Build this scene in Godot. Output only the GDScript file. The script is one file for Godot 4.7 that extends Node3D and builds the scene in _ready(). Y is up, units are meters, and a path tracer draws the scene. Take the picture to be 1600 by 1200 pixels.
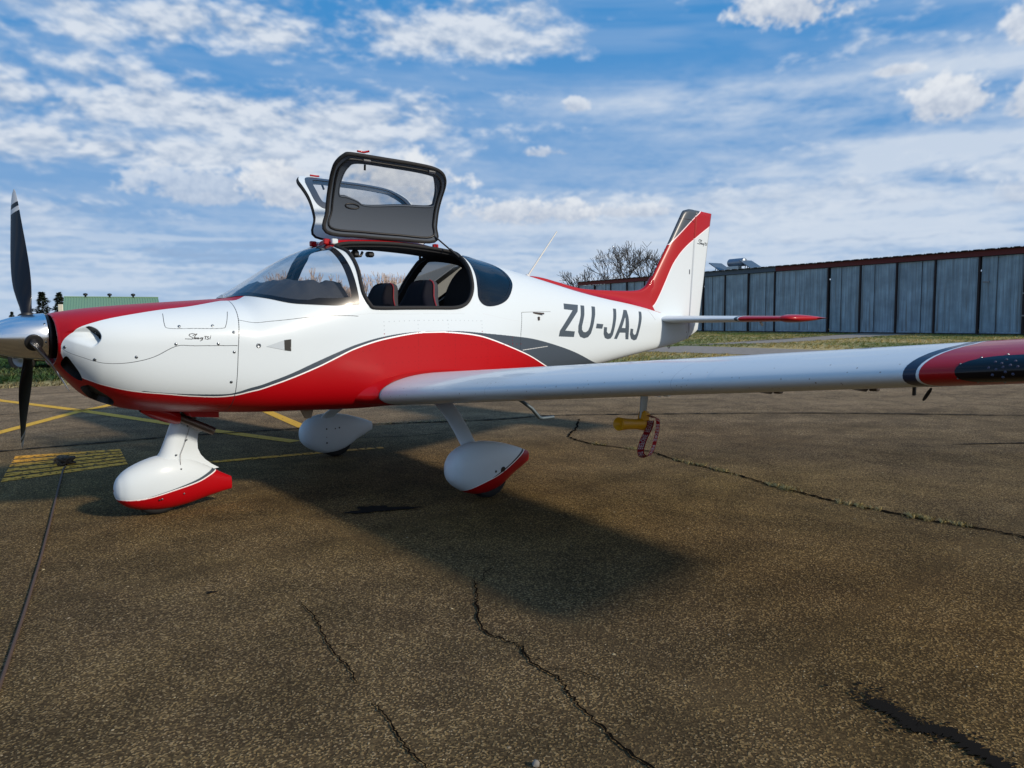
extends Node3D

# ---------------------------------------------------------------- mesh collecting
class MB:
	var v := PackedVector3Array()
	var n := PackedVector3Array()
	var uv := PackedVector2Array()
	var col := PackedColorArray()
	var idx := PackedInt32Array()
	var tint := Color(1, 1, 1)

	func vert(p: Vector3, nn: Vector3, t := Vector2.ZERO) -> int:
		v.append(p)
		n.append(nn)
		uv.append(t)
		col.append(tint)
		return v.size() - 1

	func tri(a: int, b: int, c: int) -> void:
		var g := (v[b] - v[a]).cross(v[c] - v[a])
		if g.dot(n[a] + n[b] + n[c]) > 0.0:
			idx.append_array([a, c, b])
		else:
			idx.append_array([a, b, c])

	func flat(p: Array, outward: Vector3) -> void:
		var g: Vector3 = (p[1] - p[0]).cross(p[2] - p[0]).normalized()
		if g.dot(outward) < 0.0:
			g = -g
		var first := v.size()
		for q in p:
			vert(q, g)
		for i in range(1, p.size() - 1):
			tri(first, first + i, first + i + 1)

	# rows of equally many points; cu / cv: closed across rows / along a row
	func grid(rows: Array, cu := false, cv := false, sgn := 0.0, uvs: Array = []) -> void:
		var R := rows.size()
		var N: int = rows[0].size()
		var cen := Vector3.ZERO
		for r in rows:
			for q in r:
				cen += q
		cen /= float(R * N)
		var ns := []
		var vote := 0.0
		for i in R:
			var line := PackedVector3Array()
			for j in N:
				var ia := i - 1
				var ib := i + 1
				if cu:
					ia = (ia + R) % R
					ib = ib % R
				else:
					ia = maxi(ia, 0)
					ib = mini(ib, R - 1)
				var ja := j - 1
				var jb := j + 1
				if cv:
					ja = (ja + N) % N
					jb = jb % N
				else:
					ja = maxi(ja, 0)
					jb = mini(jb, N - 1)
				var du: Vector3 = rows[ib][j] - rows[ia][j]
				var dv: Vector3 = rows[i][jb] - rows[i][ja]
				var g := du.cross(dv)
				if g.length_squared() < 1e-16:
					var i2 := clampi(i + (1 if i < R / 2 else -1), 0, R - 1)
					du = rows[mini(i2 + 1, R - 1)][j] - rows[maxi(i2 - 1, 0)][j]
					dv = rows[i2][jb] - rows[i2][ja]
					g = du.cross(dv)
				g = g.normalized()
				vote += g.dot((rows[i][j] - cen).normalized())
				line.append(g)
			ns.append(line)
		var s := sgn if sgn != 0.0 else (1.0 if vote > 0.0 else -1.0)
		var first := v.size()
		for i in R:
			for j in N:
				vert(rows[i][j], ns[i][j] * s, uvs[i][j] if uvs.size() else Vector2.ZERO)
		for i in (R if cu else R - 1):
			for j in (N if cv else N - 1):
				var a := first + i * N + j
				var b := first + i * N + (j + 1) % N
				var c := first + ((i + 1) % R) * N + j
				var d := first + ((i + 1) % R) * N + (j + 1) % N
				tri(a, b, d)
				tri(a, d, c)

	func tube(path: Array, radii: Array, sides := 8, caps := true, closed := false) -> void:
		var rows := []
		var m := path.size()
		var up := Vector3(0.13, 0.97, 0.21)
		var prev := Vector3.ZERO
		for i in m:
			var a: Vector3 = path[(i - 1 + m) % m] if closed else path[maxi(i - 1, 0)]
			var b: Vector3 = path[(i + 1) % m] if closed else path[mini(i + 1, m - 1)]
			var t := (b - a).normalized()
			if prev == Vector3.ZERO:
				prev = up if absf(up.dot(t)) < 0.95 else Vector3.RIGHT
			var x := (prev - t * prev.dot(t)).normalized()
			prev = x
			var y := t.cross(x)
			var r: float = radii[mini(i, radii.size() - 1)]
			var row := PackedVector3Array()
			for k in sides:
				var an := TAU * k / sides
				row.append(path[i] + (x * cos(an) + y * sin(an)) * r)
			rows.append(row)
		var first := v.size()
		# outward normals straight from the ring centres
		for i in m:
			for k in sides:
				vert(rows[i][k], (rows[i][k] - path[i]).normalized())
		for i in (m if closed else m - 1):
			for k in sides:
				var a := first + i * sides + k
				var b := first + i * sides + (k + 1) % sides
				var c := first + ((i + 1) % m) * sides + k
				var d := first + ((i + 1) % m) * sides + (k + 1) % sides
				tri(a, b, d)
				tri(a, d, c)
		if caps and not closed:
			flat(Array(rows[0]), path[0] - path[1])
			flat(Array(rows[m - 1]), path[m - 1] - path[m - 2])

	# profile of (along, radius); turned about the x axis of xf
	func lathe(profile: Array, xf: Transform3D, seg := 32) -> void:
		var rows := []
		for p in profile:
			var row := PackedVector3Array()
			for k in seg:
				var an := TAU * k / seg
				row.append(xf * Vector3(p.x, p.y * cos(an), p.y * sin(an)))
			rows.append(row)
		grid(rows, false, true)

	func box(c: Vector3, size: Vector3, b := Basis.IDENTITY, bev := 0.0) -> void:
		var h := size * 0.5
		if bev <= 0.0:
			for ax in 3:
				for s in [-1.0, 1.0]:
					var o := Vector3.ZERO
					o[ax] = s
					var p := []
					for q in [[-1, -1], [1, -1], [1, 1], [-1, 1]]:
						var w := Vector3.ZERO
						w[ax] = s * h[ax]
						w[(ax + 1) % 3] = q[0] * h[(ax + 1) % 3]
						w[(ax + 2) % 3] = q[1] * h[(ax + 2) % 3]
						p.append(c + b * w)
					flat(p, b * o)
			return
		for ax in 3:
			var u := (ax + 1) % 3
			var t := (ax + 2) % 3
			for s in [-1.0, 1.0]:
				var o := Vector3.ZERO
				o[ax] = s
				var p := []
				for q in [[-1, -1], [1, -1], [1, 1], [-1, 1]]:
					var w := Vector3.ZERO
					w[ax] = s * h[ax]
					w[u] = q[0] * (h[u] - bev)
					w[t] = q[1] * (h[t] - bev)
					p.append(c + b * w)
				flat(p, b * o)
				for s2 in [-1.0, 1.0]:
					var e := []
					for q in [[-1.0, 0], [1.0, 0], [1.0, 1], [-1.0, 1]]:
						var w := Vector3.ZERO
						w[t] = q[0] * (h[t] - bev)
						w[ax] = s * (h[ax] if q[1] == 0 else h[ax] - bev)
						w[u] = s2 * (h[u] - bev if q[1] == 0 else h[u])
						e.append(c + b * w)
					var o2 := o
					o2[u] = s2
					flat(e, b * o2)
		for sx in [-1.0, 1.0]:
			for sy in [-1.0, 1.0]:
				for sz in [-1.0, 1.0]:
					var s := Vector3(sx, sy, sz)
					var p := []
					for ax in 3:
						var w := s * (h - Vector3.ONE * bev)
						w[ax] = s[ax] * h[ax]
						p.append(c + b * w)
					flat(p, b * s)

	# polygon in the xy plane of xf, from z = z0 to z1
	func prism(poly: PackedVector2Array, xf: Transform3D, z0: float, z1: float) -> void:
		var t := Geometry2D.triangulate_polygon(poly)
		for s in [[z0, -1.0], [z1, 1.0]]:
			var nn: Vector3 = (xf.basis * Vector3(0, 0, s[1])).normalized()
			var first := v.size()
			for p in poly:
				vert(xf * Vector3(p.x, p.y, s[0]), nn)
			for i in range(0, t.size(), 3):
				tri(first + t[i], first + t[i + 1], first + t[i + 2])
		var area := 0.0
		for i in poly.size():
			var a := poly[i]
			var b := poly[(i + 1) % poly.size()]
			area += a.x * b.y - b.x * a.y
		for i in poly.size():
			var a := poly[i]
			var b := poly[(i + 1) % poly.size()]
			var o := Vector3(b.y - a.y, a.x - b.x, 0) * signf(area)
			flat([xf * Vector3(a.x, a.y, z0), xf * Vector3(b.x, b.y, z0), xf * Vector3(b.x, b.y, z1), xf * Vector3(a.x, a.y, z1)], xf.basis * o)

	func mesh(colours := false) -> ArrayMesh:
		var arr := []
		arr.resize(Mesh.ARRAY_MAX)
		arr[Mesh.ARRAY_VERTEX] = v
		arr[Mesh.ARRAY_NORMAL] = n
		arr[Mesh.ARRAY_TEX_UV] = uv
		if colours:
			arr[Mesh.ARRAY_COLOR] = col
		arr[Mesh.ARRAY_INDEX] = idx
		var m := ArrayMesh.new()
		m.add_surface_from_arrays(Mesh.PRIMITIVE_TRIANGLES, arr)
		return m


# ---------------------------------------------------------------- scene helpers
var M := {}
var used := {}
var plane: Node3D

func lin(r: float, g: float, b: float) -> Color:
	return Color(r, g, b).linear_to_srgb()

func rgb(r: float, g: float, b: float) -> Color:
	return Color(r / 255.0, g / 255.0, b / 255.0)

func mat(c: Color, rough := 0.6, metal := 0.0) -> StandardMaterial3D:
	var m := StandardMaterial3D.new()
	m.albedo_color = c
	m.roughness = rough
	m.metallic = metal
	return m

func numbered(called: String) -> String:
	if not used.has(called):
		used[called] = 0
		return called
	used[called] += 1
	return "%s_%03d" % [called, used[called]]

func put(called: String, m: Mesh, material: Material, parent: Node = null) -> MeshInstance3D:
	var o := MeshInstance3D.new()
	o.mesh = m
	o.material_override = material
	if parent == null or parent == self:
		o.name = numbered(called)
		add_child(o, true)
	else:
		var c := called
		var k := 0
		while parent.has_node(NodePath(c)):
			k += 1
			c = "%s_%03d" % [called, k]
		o.name = c
		parent.add_child(o, true)
	return o

func build(called: String, mb: MB, material: Material, parent: Node = null, colours := false) -> MeshInstance3D:
	return put(called, mb.mesh(colours), material, parent)

func thing(called: String, label: String, category: String, at := Vector3.ZERO, group := "") -> Node3D:
	var o := Node3D.new()
	o.name = numbered(called)
	add_child(o, true)
	o.position = at
	tag(o, label, category, group)
	return o

func tag(o: Node, label: String, category := "", group := "", kind := "") -> void:
	if label:
		o.set_meta("label", label)
	if category:
		o.set_meta("category", category)
	if group:
		o.set_meta("group", group)
	if kind:
		o.set_meta("kind", kind)

func copy(src: Node3D, label := "") -> Node3D:
	var base := String(src.name)
	var c: Node3D = src.duplicate()
	c.name = numbered(base)
	add_child(c, true)
	if label:
		c.set_meta("label", label)
	return c

# smooth curve through points
func curve(p: Array, per := 6, closed := false) -> PackedVector2Array:
	var out := PackedVector2Array()
	var m := p.size()
	for i in (m if closed else m - 1):
		var a: Vector2 = p[(i - 1 + m) % m] if closed else p[maxi(i - 1, 0)]
		var b: Vector2 = p[i]
		var c: Vector2 = p[(i + 1) % m]
		var d: Vector2 = p[(i + 2) % m] if closed else p[mini(i + 2, m - 1)]
		for k in per:
			out.append(b.cubic_interpolate(c, a, d, float(k) / per))
	if not closed:
		out.append(p[m - 1])
	return out

func pts(flat: Array) -> Array:
	var out := []
	for i in range(0, flat.size(), 2):
		out.append(Vector2(flat[i], flat[i + 1]))
	return out

# ---------------------------------------------------------------- painting flat colours into an image
class Paint:
	var im: Image
	var o: Vector2      # value at pixel 0,0
	var k: Vector2      # pixels per unit
	var asp: Vector2    # metres per unit

	func _init(w: int, h: int, from: Vector2, to: Vector2, metres: Vector2, fill: Color) -> void:
		im = Image.create(w, h, false, Image.FORMAT_RGB8)
		im.fill(fill)
		o = from
		k = Vector2(w, h) / (to - from)
		asp = metres

	func fill(polys: Array, c: Color) -> void:
		var W := im.get_width()
		var H := im.get_height()
		var q := []
		var lo := 1e9
		var hi := -1e9
		for p in polys:
			var t := PackedVector2Array()
			for a in p:
				var b: Vector2 = (a - o) * k
				t.append(b)
				lo = minf(lo, b.y)
				hi = maxf(hi, b.y)
			q.append(t)
		for y in range(maxi(0, int(lo)), mini(H, int(hi) + 2)):
			var yc := y + 0.5
			var xs := []
			for t in q:
				var m: int = t.size()
				for i in m:
					var a: Vector2 = t[i]
					var b: Vector2 = t[(i + 1) % m]
					if (a.y <= yc) != (b.y <= yc):
						xs.append(a.x + (yc - a.y) / (b.y - a.y) * (b.x - a.x))
			xs.sort()
			for i in range(0, xs.size() - 1, 2):
				var x0 := clampi(roundi(xs[i]), 0, W)
				var x1 := clampi(roundi(xs[i + 1]), 0, W)
				if x1 > x0:
					im.fill_rect(Rect2i(x0, y, x1 - x0, 1), c)

	func line(p: Array, width: float, c: Color) -> void:
		for i in p.size() - 1:
			var a: Vector2 = p[i] * asp
			var b: Vector2 = p[i + 1] * asp
			var d := (b - a).normalized() * width * 0.5
			var e := Vector2(-d.y, d.x)
			d *= 0.5
			fill([[(a - d + e) / asp, (b + d + e) / asp, (b + d - e) / asp, (a - d - e) / asp]], c)

	func dot(p: Vector2, r: float, c: Color) -> void:
		var t := []
		for i in 12:
			t.append(p + Vector2(cos(TAU * i / 12), sin(TAU * i / 12)) * r / asp)
		fill([t], c)

	func texture() -> ImageTexture:
		return ImageTexture.create_from_image(im)


# ---------------------------------------------------------------- fuselage surface: x along, s from the top (0) to the keel (1)
const ST := [
	[0.10, 1.232, 0.935, 0.265, 1.065, 2.2, 2.1], [0.16, 1.243, 0.86, 0.33, 1.06, 2.3, 2.2], [0.27, 1.260, 0.745, 0.40, 1.05, 2.4, 2.5],
	[0.50, 1.283, 0.66, 0.46, 1.03, 2.5, 3.0], [0.95, 1.318, 0.617, 0.525, 1.02, 2.6, 3.8], [1.05, 1.326, 0.609, 0.535, 1.02, 2.4, 4.0],
	[1.16, 1.39, 0.602, 0.545, 1.03, 2.2, 4.2], [1.29, 1.475, 0.596, 0.555, 1.04, 2.1, 4.4], [1.42, 1.558, 0.59, 0.56, 1.05, 2.1, 4.5],
	[1.56, 1.633, 0.583, 0.567, 1.06, 2.1, 4.6], [1.70, 1.687, 0.576, 0.572, 1.07, 2.2, 4.7], [1.90, 1.728, 0.57, 0.577, 1.08, 2.3, 4.8],
	[2.27, 1.746, 0.57, 0.577, 1.08, 2.3, 4.8], [2.73, 1.724, 0.585, 0.555, 1.08, 2.25, 4.8], [3.08, 1.668, 0.605, 0.51, 1.08, 2.1, 4.8],
	[3.31, 1.623, 0.622, 0.475, 1.08, 2.1, 4.6], [3.72, 1.546, 0.662, 0.405, 1.07, 2.1, 4.4], [4.35, 1.435, 0.735, 0.295, 1.06, 2.15, 4.2],
	[5.0, 1.338, 0.815, 0.20, 1.06, 2.3, 4.0], [5.4, 1.27, 0.862, 0.145, 1.06, 2.4, 4.0], [5.72, 1.215, 0.90, 0.095, 1.06, 2.4, 4.0],
	[6.05, 1.165, 0.958, 0.045, 1.06, 2.4, 3.0]]
const NS := 160
const DX := 0.01
var FX := []        # sections: arrays of Vector2(y, z)

func station(x: float) -> Array:
	var i := 0
	while i < ST.size() - 2 and ST[i + 1][0] <= x:
		i += 1
	var out := []
	var x0: float = ST[i][0]
	var h: float = ST[i + 1][0] - x0
	var t := clampf((x - x0) / h, 0.0, 1.0)
	for c in 7:
		var a: float = ST[i][c]
		var b: float = ST[i + 1][c]
		var d := (b - a) / h
		var m0 := d
		var m1 := d
		if i > 0:
			var hp: float = x0 - ST[i - 1][0]
			var dp: float = (a - ST[i - 1][c]) / hp
			var w1 := 2.0 * h + hp
			var w2 := h + 2.0 * hp
			m0 = (w1 + w2) / (w1 / dp + w2 / d) if dp * d > 0.0 else 0.0
		if i < ST.size() - 2:
			var hn: float = ST[i + 2][0] - ST[i + 1][0]
			var dn: float = (ST[i + 2][c] - b) / hn
			var w1 := 2.0 * hn + h
			var w2 := hn + 2.0 * h
			m1 = (w1 + w2) / (w1 / d + w2 / dn) if dn * d > 0.0 else 0.0
		out.append(a * (1 + 2 * t) * (1 - t) * (1 - t) + h * m0 * t * (1 - t) * (1 - t) + b * t * t * (3 - 2 * t) + h * m1 * t * t * (t - 1))
	return out

func make_sections() -> void:
	for ix in 597:
		var c := station(0.1 + ix * DX)
		var raw := PackedVector2Array()
		var len := PackedFloat32Array()
		var total := 0.0
		for k in 181:
			var th := PI * k / 180.0
			var co := cos(th)
			var si := maxf(sin(th), 0.0)
			var up := co >= 0.0
			var e: float = 2.0 / (c[5] if up else c[6])
			var y: float = c[4] + (c[1] - c[4] if up else c[4] - c[2]) * signf(co) * pow(absf(co), e)
			var p := Vector2(y, c[3] * pow(si, e))
			if k:
				total += p.distance_to(raw[k - 1])
			raw.append(p)
			len.append(total)
		var row := PackedVector2Array()
		var j := 0
		for k in NS + 1:
			var want := total * k / NS
			while j < 179 and len[j + 1] < want:
				j += 1
			row.append(raw[j].lerp(raw[j + 1], clampf((want - len[j]) / maxf(len[j + 1] - len[j], 1e-6), 0, 1)))
		FX.append(row)

func scoop_back(x: float, s: float) -> float:
	var t := clampf((x - 0.108) / 0.145, 0, 1)
	var q := (s - lerpf(0.455, 0.415, t)) / 0.072
	return 0.268 - 0.055 * q * q

func scoop(x: float, s: float) -> float:
	if x < 0.102 or x > 0.275:
		return 0.0
	var t := clampf((x - 0.108) / 0.145, 0, 1)
	var sc := lerpf(0.455, 0.415, t)
	var hw := lerpf(0.016, 0.072, sqrt(t))
	var q := (s - sc) / hw
	var w := clampf((1.0 - absf(q)) / (0.35 if q < 0.0 else 1.0), 0, 1)
	w = w * w * (3 - 2 * w)
	var xb := scoop_back(x, s)
	return 0.064 * t * (0.35 + 0.65 * t) * w * (1.0 - smoothstep(xb - 0.012, xb, x))

func raw_surf(x: float, s: float) -> Vector3:
	var fx := clampf((x - 0.1) / DX, 0.0, 595.999)
	var i := int(fx)
	var fs := clampf(s, 0.0, 1.0) * NS
	var j := mini(int(fs), NS - 1)
	fx -= i
	fs -= j
	var a: Vector2 = FX[i][j].lerp(FX[i][j + 1], fs)
	var b: Vector2 = FX[i + 1][j].lerp(FX[i + 1][j + 1], fs)
	var q := a.lerp(b, fx)
	return Vector3(x, q.x, q.y)

func raw_norm(x: float, s: float, ex := 0.008, es := 0.006) -> Vector3:
	var a := raw_surf(minf(x + ex, 6.055), s) - raw_surf(maxf(x - ex, 0.1), s)
	var b := raw_surf(x, minf(s + es, 1.0)) - raw_surf(x, maxf(s - es, 0.0))
	var g := a.cross(b).normalized()
	if s < 0.004:
		g.z = 0.0
		g = g.normalized()
	if g.dot(Vector3(0, 0.5 - s, 0.6)) < 0.0 and (s < 0.1 or s > 0.9):
		g = -g
	elif s >= 0.1 and s <= 0.9 and g.z < 0.0:
		g = -g
	return g

func surf(x: float, s: float, off := 0.0) -> Vector3:
	var p := raw_surf(x, s)
	var d := off - (scoop(x, s) if x < 0.28 else 0.0)
	if d != 0.0:
		p += raw_norm(x, s) * d
	return p

func surf_norm(x: float, s: float) -> Vector3:
	if x > 0.285:
		return raw_norm(x, s)
	var a := surf(x + 0.003, s) - surf(maxf(x - 0.003, 0.1), s)
	var b := surf(x, minf(s + 0.003, 1.0)) - surf(x, maxf(s - 0.003, 0.0))
	var g := a.cross(b).normalized()
	return g if g.dot(raw_norm(x, s)) > 0.0 else -g

const ARC := 1.85

# signed distance in metres, positive inside the outline (x, s)
func inside(poly: PackedVector2Array, x: float, s: float) -> float:
	var p := Vector2(x, s * ARC)
	var best := 1e9
	var c := false
	var m := poly.size()
	for i in m:
		var a := poly[i]
		var b := poly[(i + 1) % m]
		var e := b - a
		var t := clampf((p - a).dot(e) / maxf(e.length_squared(), 1e-12), 0, 1)
		best = minf(best, (a + e * t).distance_squared_to(p))
		if (a.y > p.y) != (b.y > p.y) and p.x < (b.x - a.x) * (p.y - a.y) / (b.y - a.y) + a.x:
			c = not c
	return sqrt(best) if c else -sqrt(best)

func outline(p: Array, per := 5) -> PackedVector2Array:
	var out := PackedVector2Array()
	for q in curve(p, per, true):
		out.append(Vector2(q.x, q.y * ARC))
	return out

# what is kept: a function of (x, s) that is positive there
func shell(mb: MB, x0: float, x1: float, nx: int, s0: float, s1: float, ns: int, side: float, keep: Callable, off := 0.0, u0 := 0.0, u1 := 1.0, inner := false) -> void:
	var id := []
	var f := []
	for i in nx + 1:
		var x := lerpf(x0, x1, float(i) / nx)
		var ri := PackedInt32Array()
		var rf := PackedFloat32Array()
		for j in ns + 1:
			var s := lerpf(s0, s1, float(j) / ns)
			rf.append(keep.call(x, s))
			ri.append(-1)
		id.append(ri)
		f.append(rf)
	var add := func(x: float, s: float) -> int:
		var p := surf(x, s, off)
		var g := surf_norm(x, s) * (-1.0 if inner else 1.0)
		p.z *= side
		g.z *= side
		return mb.vert(p, g, Vector2((x - u0) / (u1 - u0), s))
	for i in nx:
		for j in ns:
			var cell := [[i, j], [i + 1, j], [i + 1, j + 1], [i, j + 1]]
			var pos := 0
			for q in cell:
				if f[q[0]][q[1]] > 0.0:
					pos += 1
			if pos == 0:
				continue
			if pos == 4:
				var k := []
				for q in cell:
					if id[q[0]][q[1]] < 0:
						id[q[0]][q[1]] = add.call(lerpf(x0, x1, float(q[0]) / nx), lerpf(s0, s1, float(q[1]) / ns))
					k.append(id[q[0]][q[1]])
				mb.tri(k[0], k[1], k[2])
				mb.tri(k[0], k[2], k[3])
				continue
			for tr in [[0, 1, 2], [0, 2, 3]]:
				var poly := []
				for e in 3:
					var qa: Array = cell[tr[e]]
					var qb: Array = cell[tr[(e + 1) % 3]]
					var a := Vector2(lerpf(x0, x1, float(qa[0]) / nx), lerpf(s0, s1, float(qa[1]) / ns))
					var b := Vector2(lerpf(x0, x1, float(qb[0]) / nx), lerpf(s0, s1, float(qb[1]) / ns))
					var fa: float = f[qa[0]][qa[1]]
					var fb: float = f[qb[0]][qb[1]]
					if fa > 0.0:
						poly.append(a)
					if (fa > 0.0) != (fb > 0.0):
						poly.append(a.lerp(b, fa / (fa - fb)))
				if poly.size() < 3:
					continue
				var k := []
				for q in poly:
					k.append(add.call(q.x, q.y))
				for e in range(1, k.size() - 1):
					mb.tri(k[0], k[e], k[e + 1])

func all_of_it(_x: float, _s: float) -> float:
	return 1.0

# ---------------------------------------------------------------- sky
var nz_a := FastNoiseLite.new()
var nz_b := FastNoiseLite.new()
var nz_c := FastNoiseLite.new()
var puffs := []

func noise(n: FastNoiseLite, seed_: int, freq: float, oct: int, gain := 0.5) -> void:
	n.seed = seed_
	n.noise_type = FastNoiseLite.TYPE_SIMPLEX_SMOOTH
	n.frequency = freq
	n.fractal_type = FastNoiseLite.FRACTAL_FBM
	n.fractal_octaves = oct
	n.fractal_gain = gain

func blob(az: float, el: float, ca: float, ce: float, ra: float, re: float) -> float:
	var da := wrapf(az - ca, -180.0, 180.0) / ra
	var de := (el - ce) / re
	return exp(-da * da - de * de)

func sky_colour(d: Vector3) -> Color:
	var el := rad_to_deg(asin(clampf(d.y, -1, 1)))
	var az := rad_to_deg(atan2(d.x, -d.z))
	var deep := Vector3(0.042, 0.255, 0.60)
	var pale := Vector3(0.42, 0.555, 0.74)
	var k := exp(-pow(maxf(el, 0.0) / 9.5, 1.4))
	var c := deep.lerp(pale, k)
	# broken cloud layer in perspective
	var h := 1.0 / (maxf(d.y, 0.0) + 0.075)
	var q := Vector3(d.x * h, 0.0, d.z * h)
	var w1 := nz_b.get_noise_3d(q.x * 0.8, 11.0, q.z * 0.8)
	var w2 := nz_b.get_noise_3d(q.x * 0.8, 57.0, q.z * 0.8)
	var v1 := nz_b.get_noise_3d(q.x * 3.4, 21.0, q.z * 3.4)
	q += Vector3(w1 * 0.30 + v1 * 0.03, 0.0, w2 * 0.30 - v1 * 0.03)
	# lower down the layer is seen edge on: rounded heads in rows
	var u := Vector3(az * 0.105 + w1 * 0.25, 0.0, el * 0.26)
	var f := smoothstep(24.0, 34.0, el)
	var n1 := lerpf(nz_a.get_noise_3d(u.x, 3.0, u.z), nz_a.get_noise_3d(q.x * 0.85, 3.0, q.z * 0.85), f)
	var n2 := lerpf(nz_c.get_noise_3d(u.x * 3.3, 31.0, u.z * 3.0), nz_c.get_noise_3d(q.x * 2.9, 31.0, q.z * 2.9), f)
	var n3 := lerpf(nz_b.get_noise_3d(u.x * 9.5, 77.0, u.z * 9.0), nz_b.get_noise_3d(q.x * 9.0, 77.0, q.z * 9.0), f)
	var above := lerpf(nz_c.get_noise_3d(u.x * 3.3, 31.0, (u.z + 0.16) * 3.0), n2 - 0.1, f)
	var cover := -0.06
	cover += 0.50 * blob(az, el, 12, 14.2, 17, 1.9) + 0.46 * blob(az, el, 31, 13.8, 13, 1.7) + 0.50 * blob(az, el, 14, 11.3, 19, 1.1) + 0.40 * blob(az, el, 26, 11.6, 9, 1.0)
	cover += 0.50 * blob(az, el, 18, 19.6, 13, 1.7) + 0.60 * blob(az, el, 38, 20.0, 9, 2.0) + 0.30 * blob(az, el, 8.0, 17.6, 6, 1.8) + 0.22 * blob(az, el, 46, 19.2, 5, 1.2)
	cover += 0.44 * blob(az, el, 60, 8.2, 17, 2.2) + 0.20 * blob(az, el, 6, 8.0, 9, 3.0)
	cover -= 0.30 * blob(az, el, 33, 17.3, 15, 1.0) + 0.45 * blob(az, el, 53, 14.5, 11, 3.5) + 0.22 * blob(az, el, 17, 12.5, 5, 0.5) + 0.40 * blob(az, el, 52, 18.5, 6, 2.5) + 0.45 * blob(az, el, 46, 11.0, 7, 1.6) + 0.3 * blob(az, el, 15, 9.2, 8, 0.6)
	var far_side := absf(wrapf(az - 41.0, -180.0, 180.0))
	cover += 0.08 * smoothstep(38.0, 60.0, far_side) - 0.06 * smoothstep(24.0, 34.0, el)
	var dens := n1 * 0.40 + n2 * 0.50 + n3 * 0.13 + cover
	var a := smoothstep(-0.10, 0.58, dens) * 0.92
	a *= smoothstep(3.0, 9.0, el) * 0.85 + 0.15
	var lit := clampf(0.56 + 1.0 * (n2 - above) + 0.45 * n3 + 0.25 * (dens - 0.25), 0.0, 1.0)
	var shade := Vector3(0.36, 0.46, 0.62)
	var bright := Vector3(0.74, 0.79, 0.86)
	c = c.lerp(shade.lerp(bright, lit), a)
	# thin veil and streaks
	var veil := 0.85 * blob(az, el, 64, 7.8, 25, 4.6) + 0.62 * blob(az, el, 60, 15.0, 20, 2.0) + 0.35 * blob(az, el, 78, 13.0, 12, 8.0) + 0.12 * smoothstep(38.0, 60.0, far_side)
	var st := nz_a.get_noise_3d(az * 0.035 + w1 * 0.6, el * 0.30 + az * 0.012, 5.0)
	var fine := nz_c.get_noise_3d(az * 0.26 + w2 * 2.0, el * 0.85, 9.0)
	var fine2 := nz_b.get_noise_3d(az * 0.9, el * 2.4, 15.0)
	veil = veil * (0.72 + 0.9 * st + 0.55 * fine + 0.2 * fine2) + 0.22 * clampf(st * 2.0, 0.0, 1.0) * smoothstep(1.0, 6.0, el)
	c = c.lerp(Vector3(0.63, 0.71, 0.82), clampf(veil, 0.0, 0.85))
	# low flat bands
	var lb := nz_a.get_noise_3d(az * 0.045 + 7.0, el * 0.85 + fine * 0.25, 1.0)
	var lb2 := nz_c.get_noise_3d(az * 0.13 + w1, el * 1.3, 2.0)
	var low := exp(-pow((el - 3.6) / 3.6, 2.0))
	var band := clampf(lb * 1.5 + lb2 * 1.1 + fine2 * 0.4 + 0.34, -1.0, 1.0)
	c = c.lerp(Vector3(0.64, 0.72, 0.83) if band > 0.0 else Vector3(0.28, 0.40, 0.60), minf(absf(band), 0.8) * low * 0.85)
	# heaped clouds
	for p in puffs:
		var da: float = wrapf(az - p[0], -180.0, 180.0) / p[2]
		if absf(da) > 1.7:
			continue
		var de: float = (el - p[1]) / p[3]
		if absf(de) > 2.0:
			continue
		var b1 := nz_c.get_noise_3d(az * 0.36 + p[4], el * 0.55, 40.0)
		var b2 := nz_b.get_noise_3d(az * 0.95 + p[4], el * 1.25, 44.0)
		var b3 := nz_b.get_noise_3d(az * 2.6, el * 3.2, 48.0)
		var under := de * 1.35 if de < 0.0 else de
		var ff: float = 1.0 - da * da - under * under + 1.1 * b1 + 0.55 * b2 + 0.22 * b3
		var al: float = smoothstep(0.0, 0.80, ff) * p[5]
		if al <= 0.0:
			continue
		var up := clampf(0.60 + 0.45 * de + 0.55 * b2 + 0.5 * b1 + 0.25 * b3 - 0.20 * (ff - 0.4), 0.0, 1.0)
		c = c.lerp(Vector3(0.40, 0.47, 0.60).lerp(Vector3(0.80, 0.83, 0.87), up), al)
	# thin cloud over the unseen sun, its glow added to warm the shade
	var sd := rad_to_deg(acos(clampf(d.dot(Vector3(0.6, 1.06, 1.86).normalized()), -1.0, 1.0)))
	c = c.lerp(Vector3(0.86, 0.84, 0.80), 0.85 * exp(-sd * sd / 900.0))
	return Color(c.x, c.y, c.z)

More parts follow.
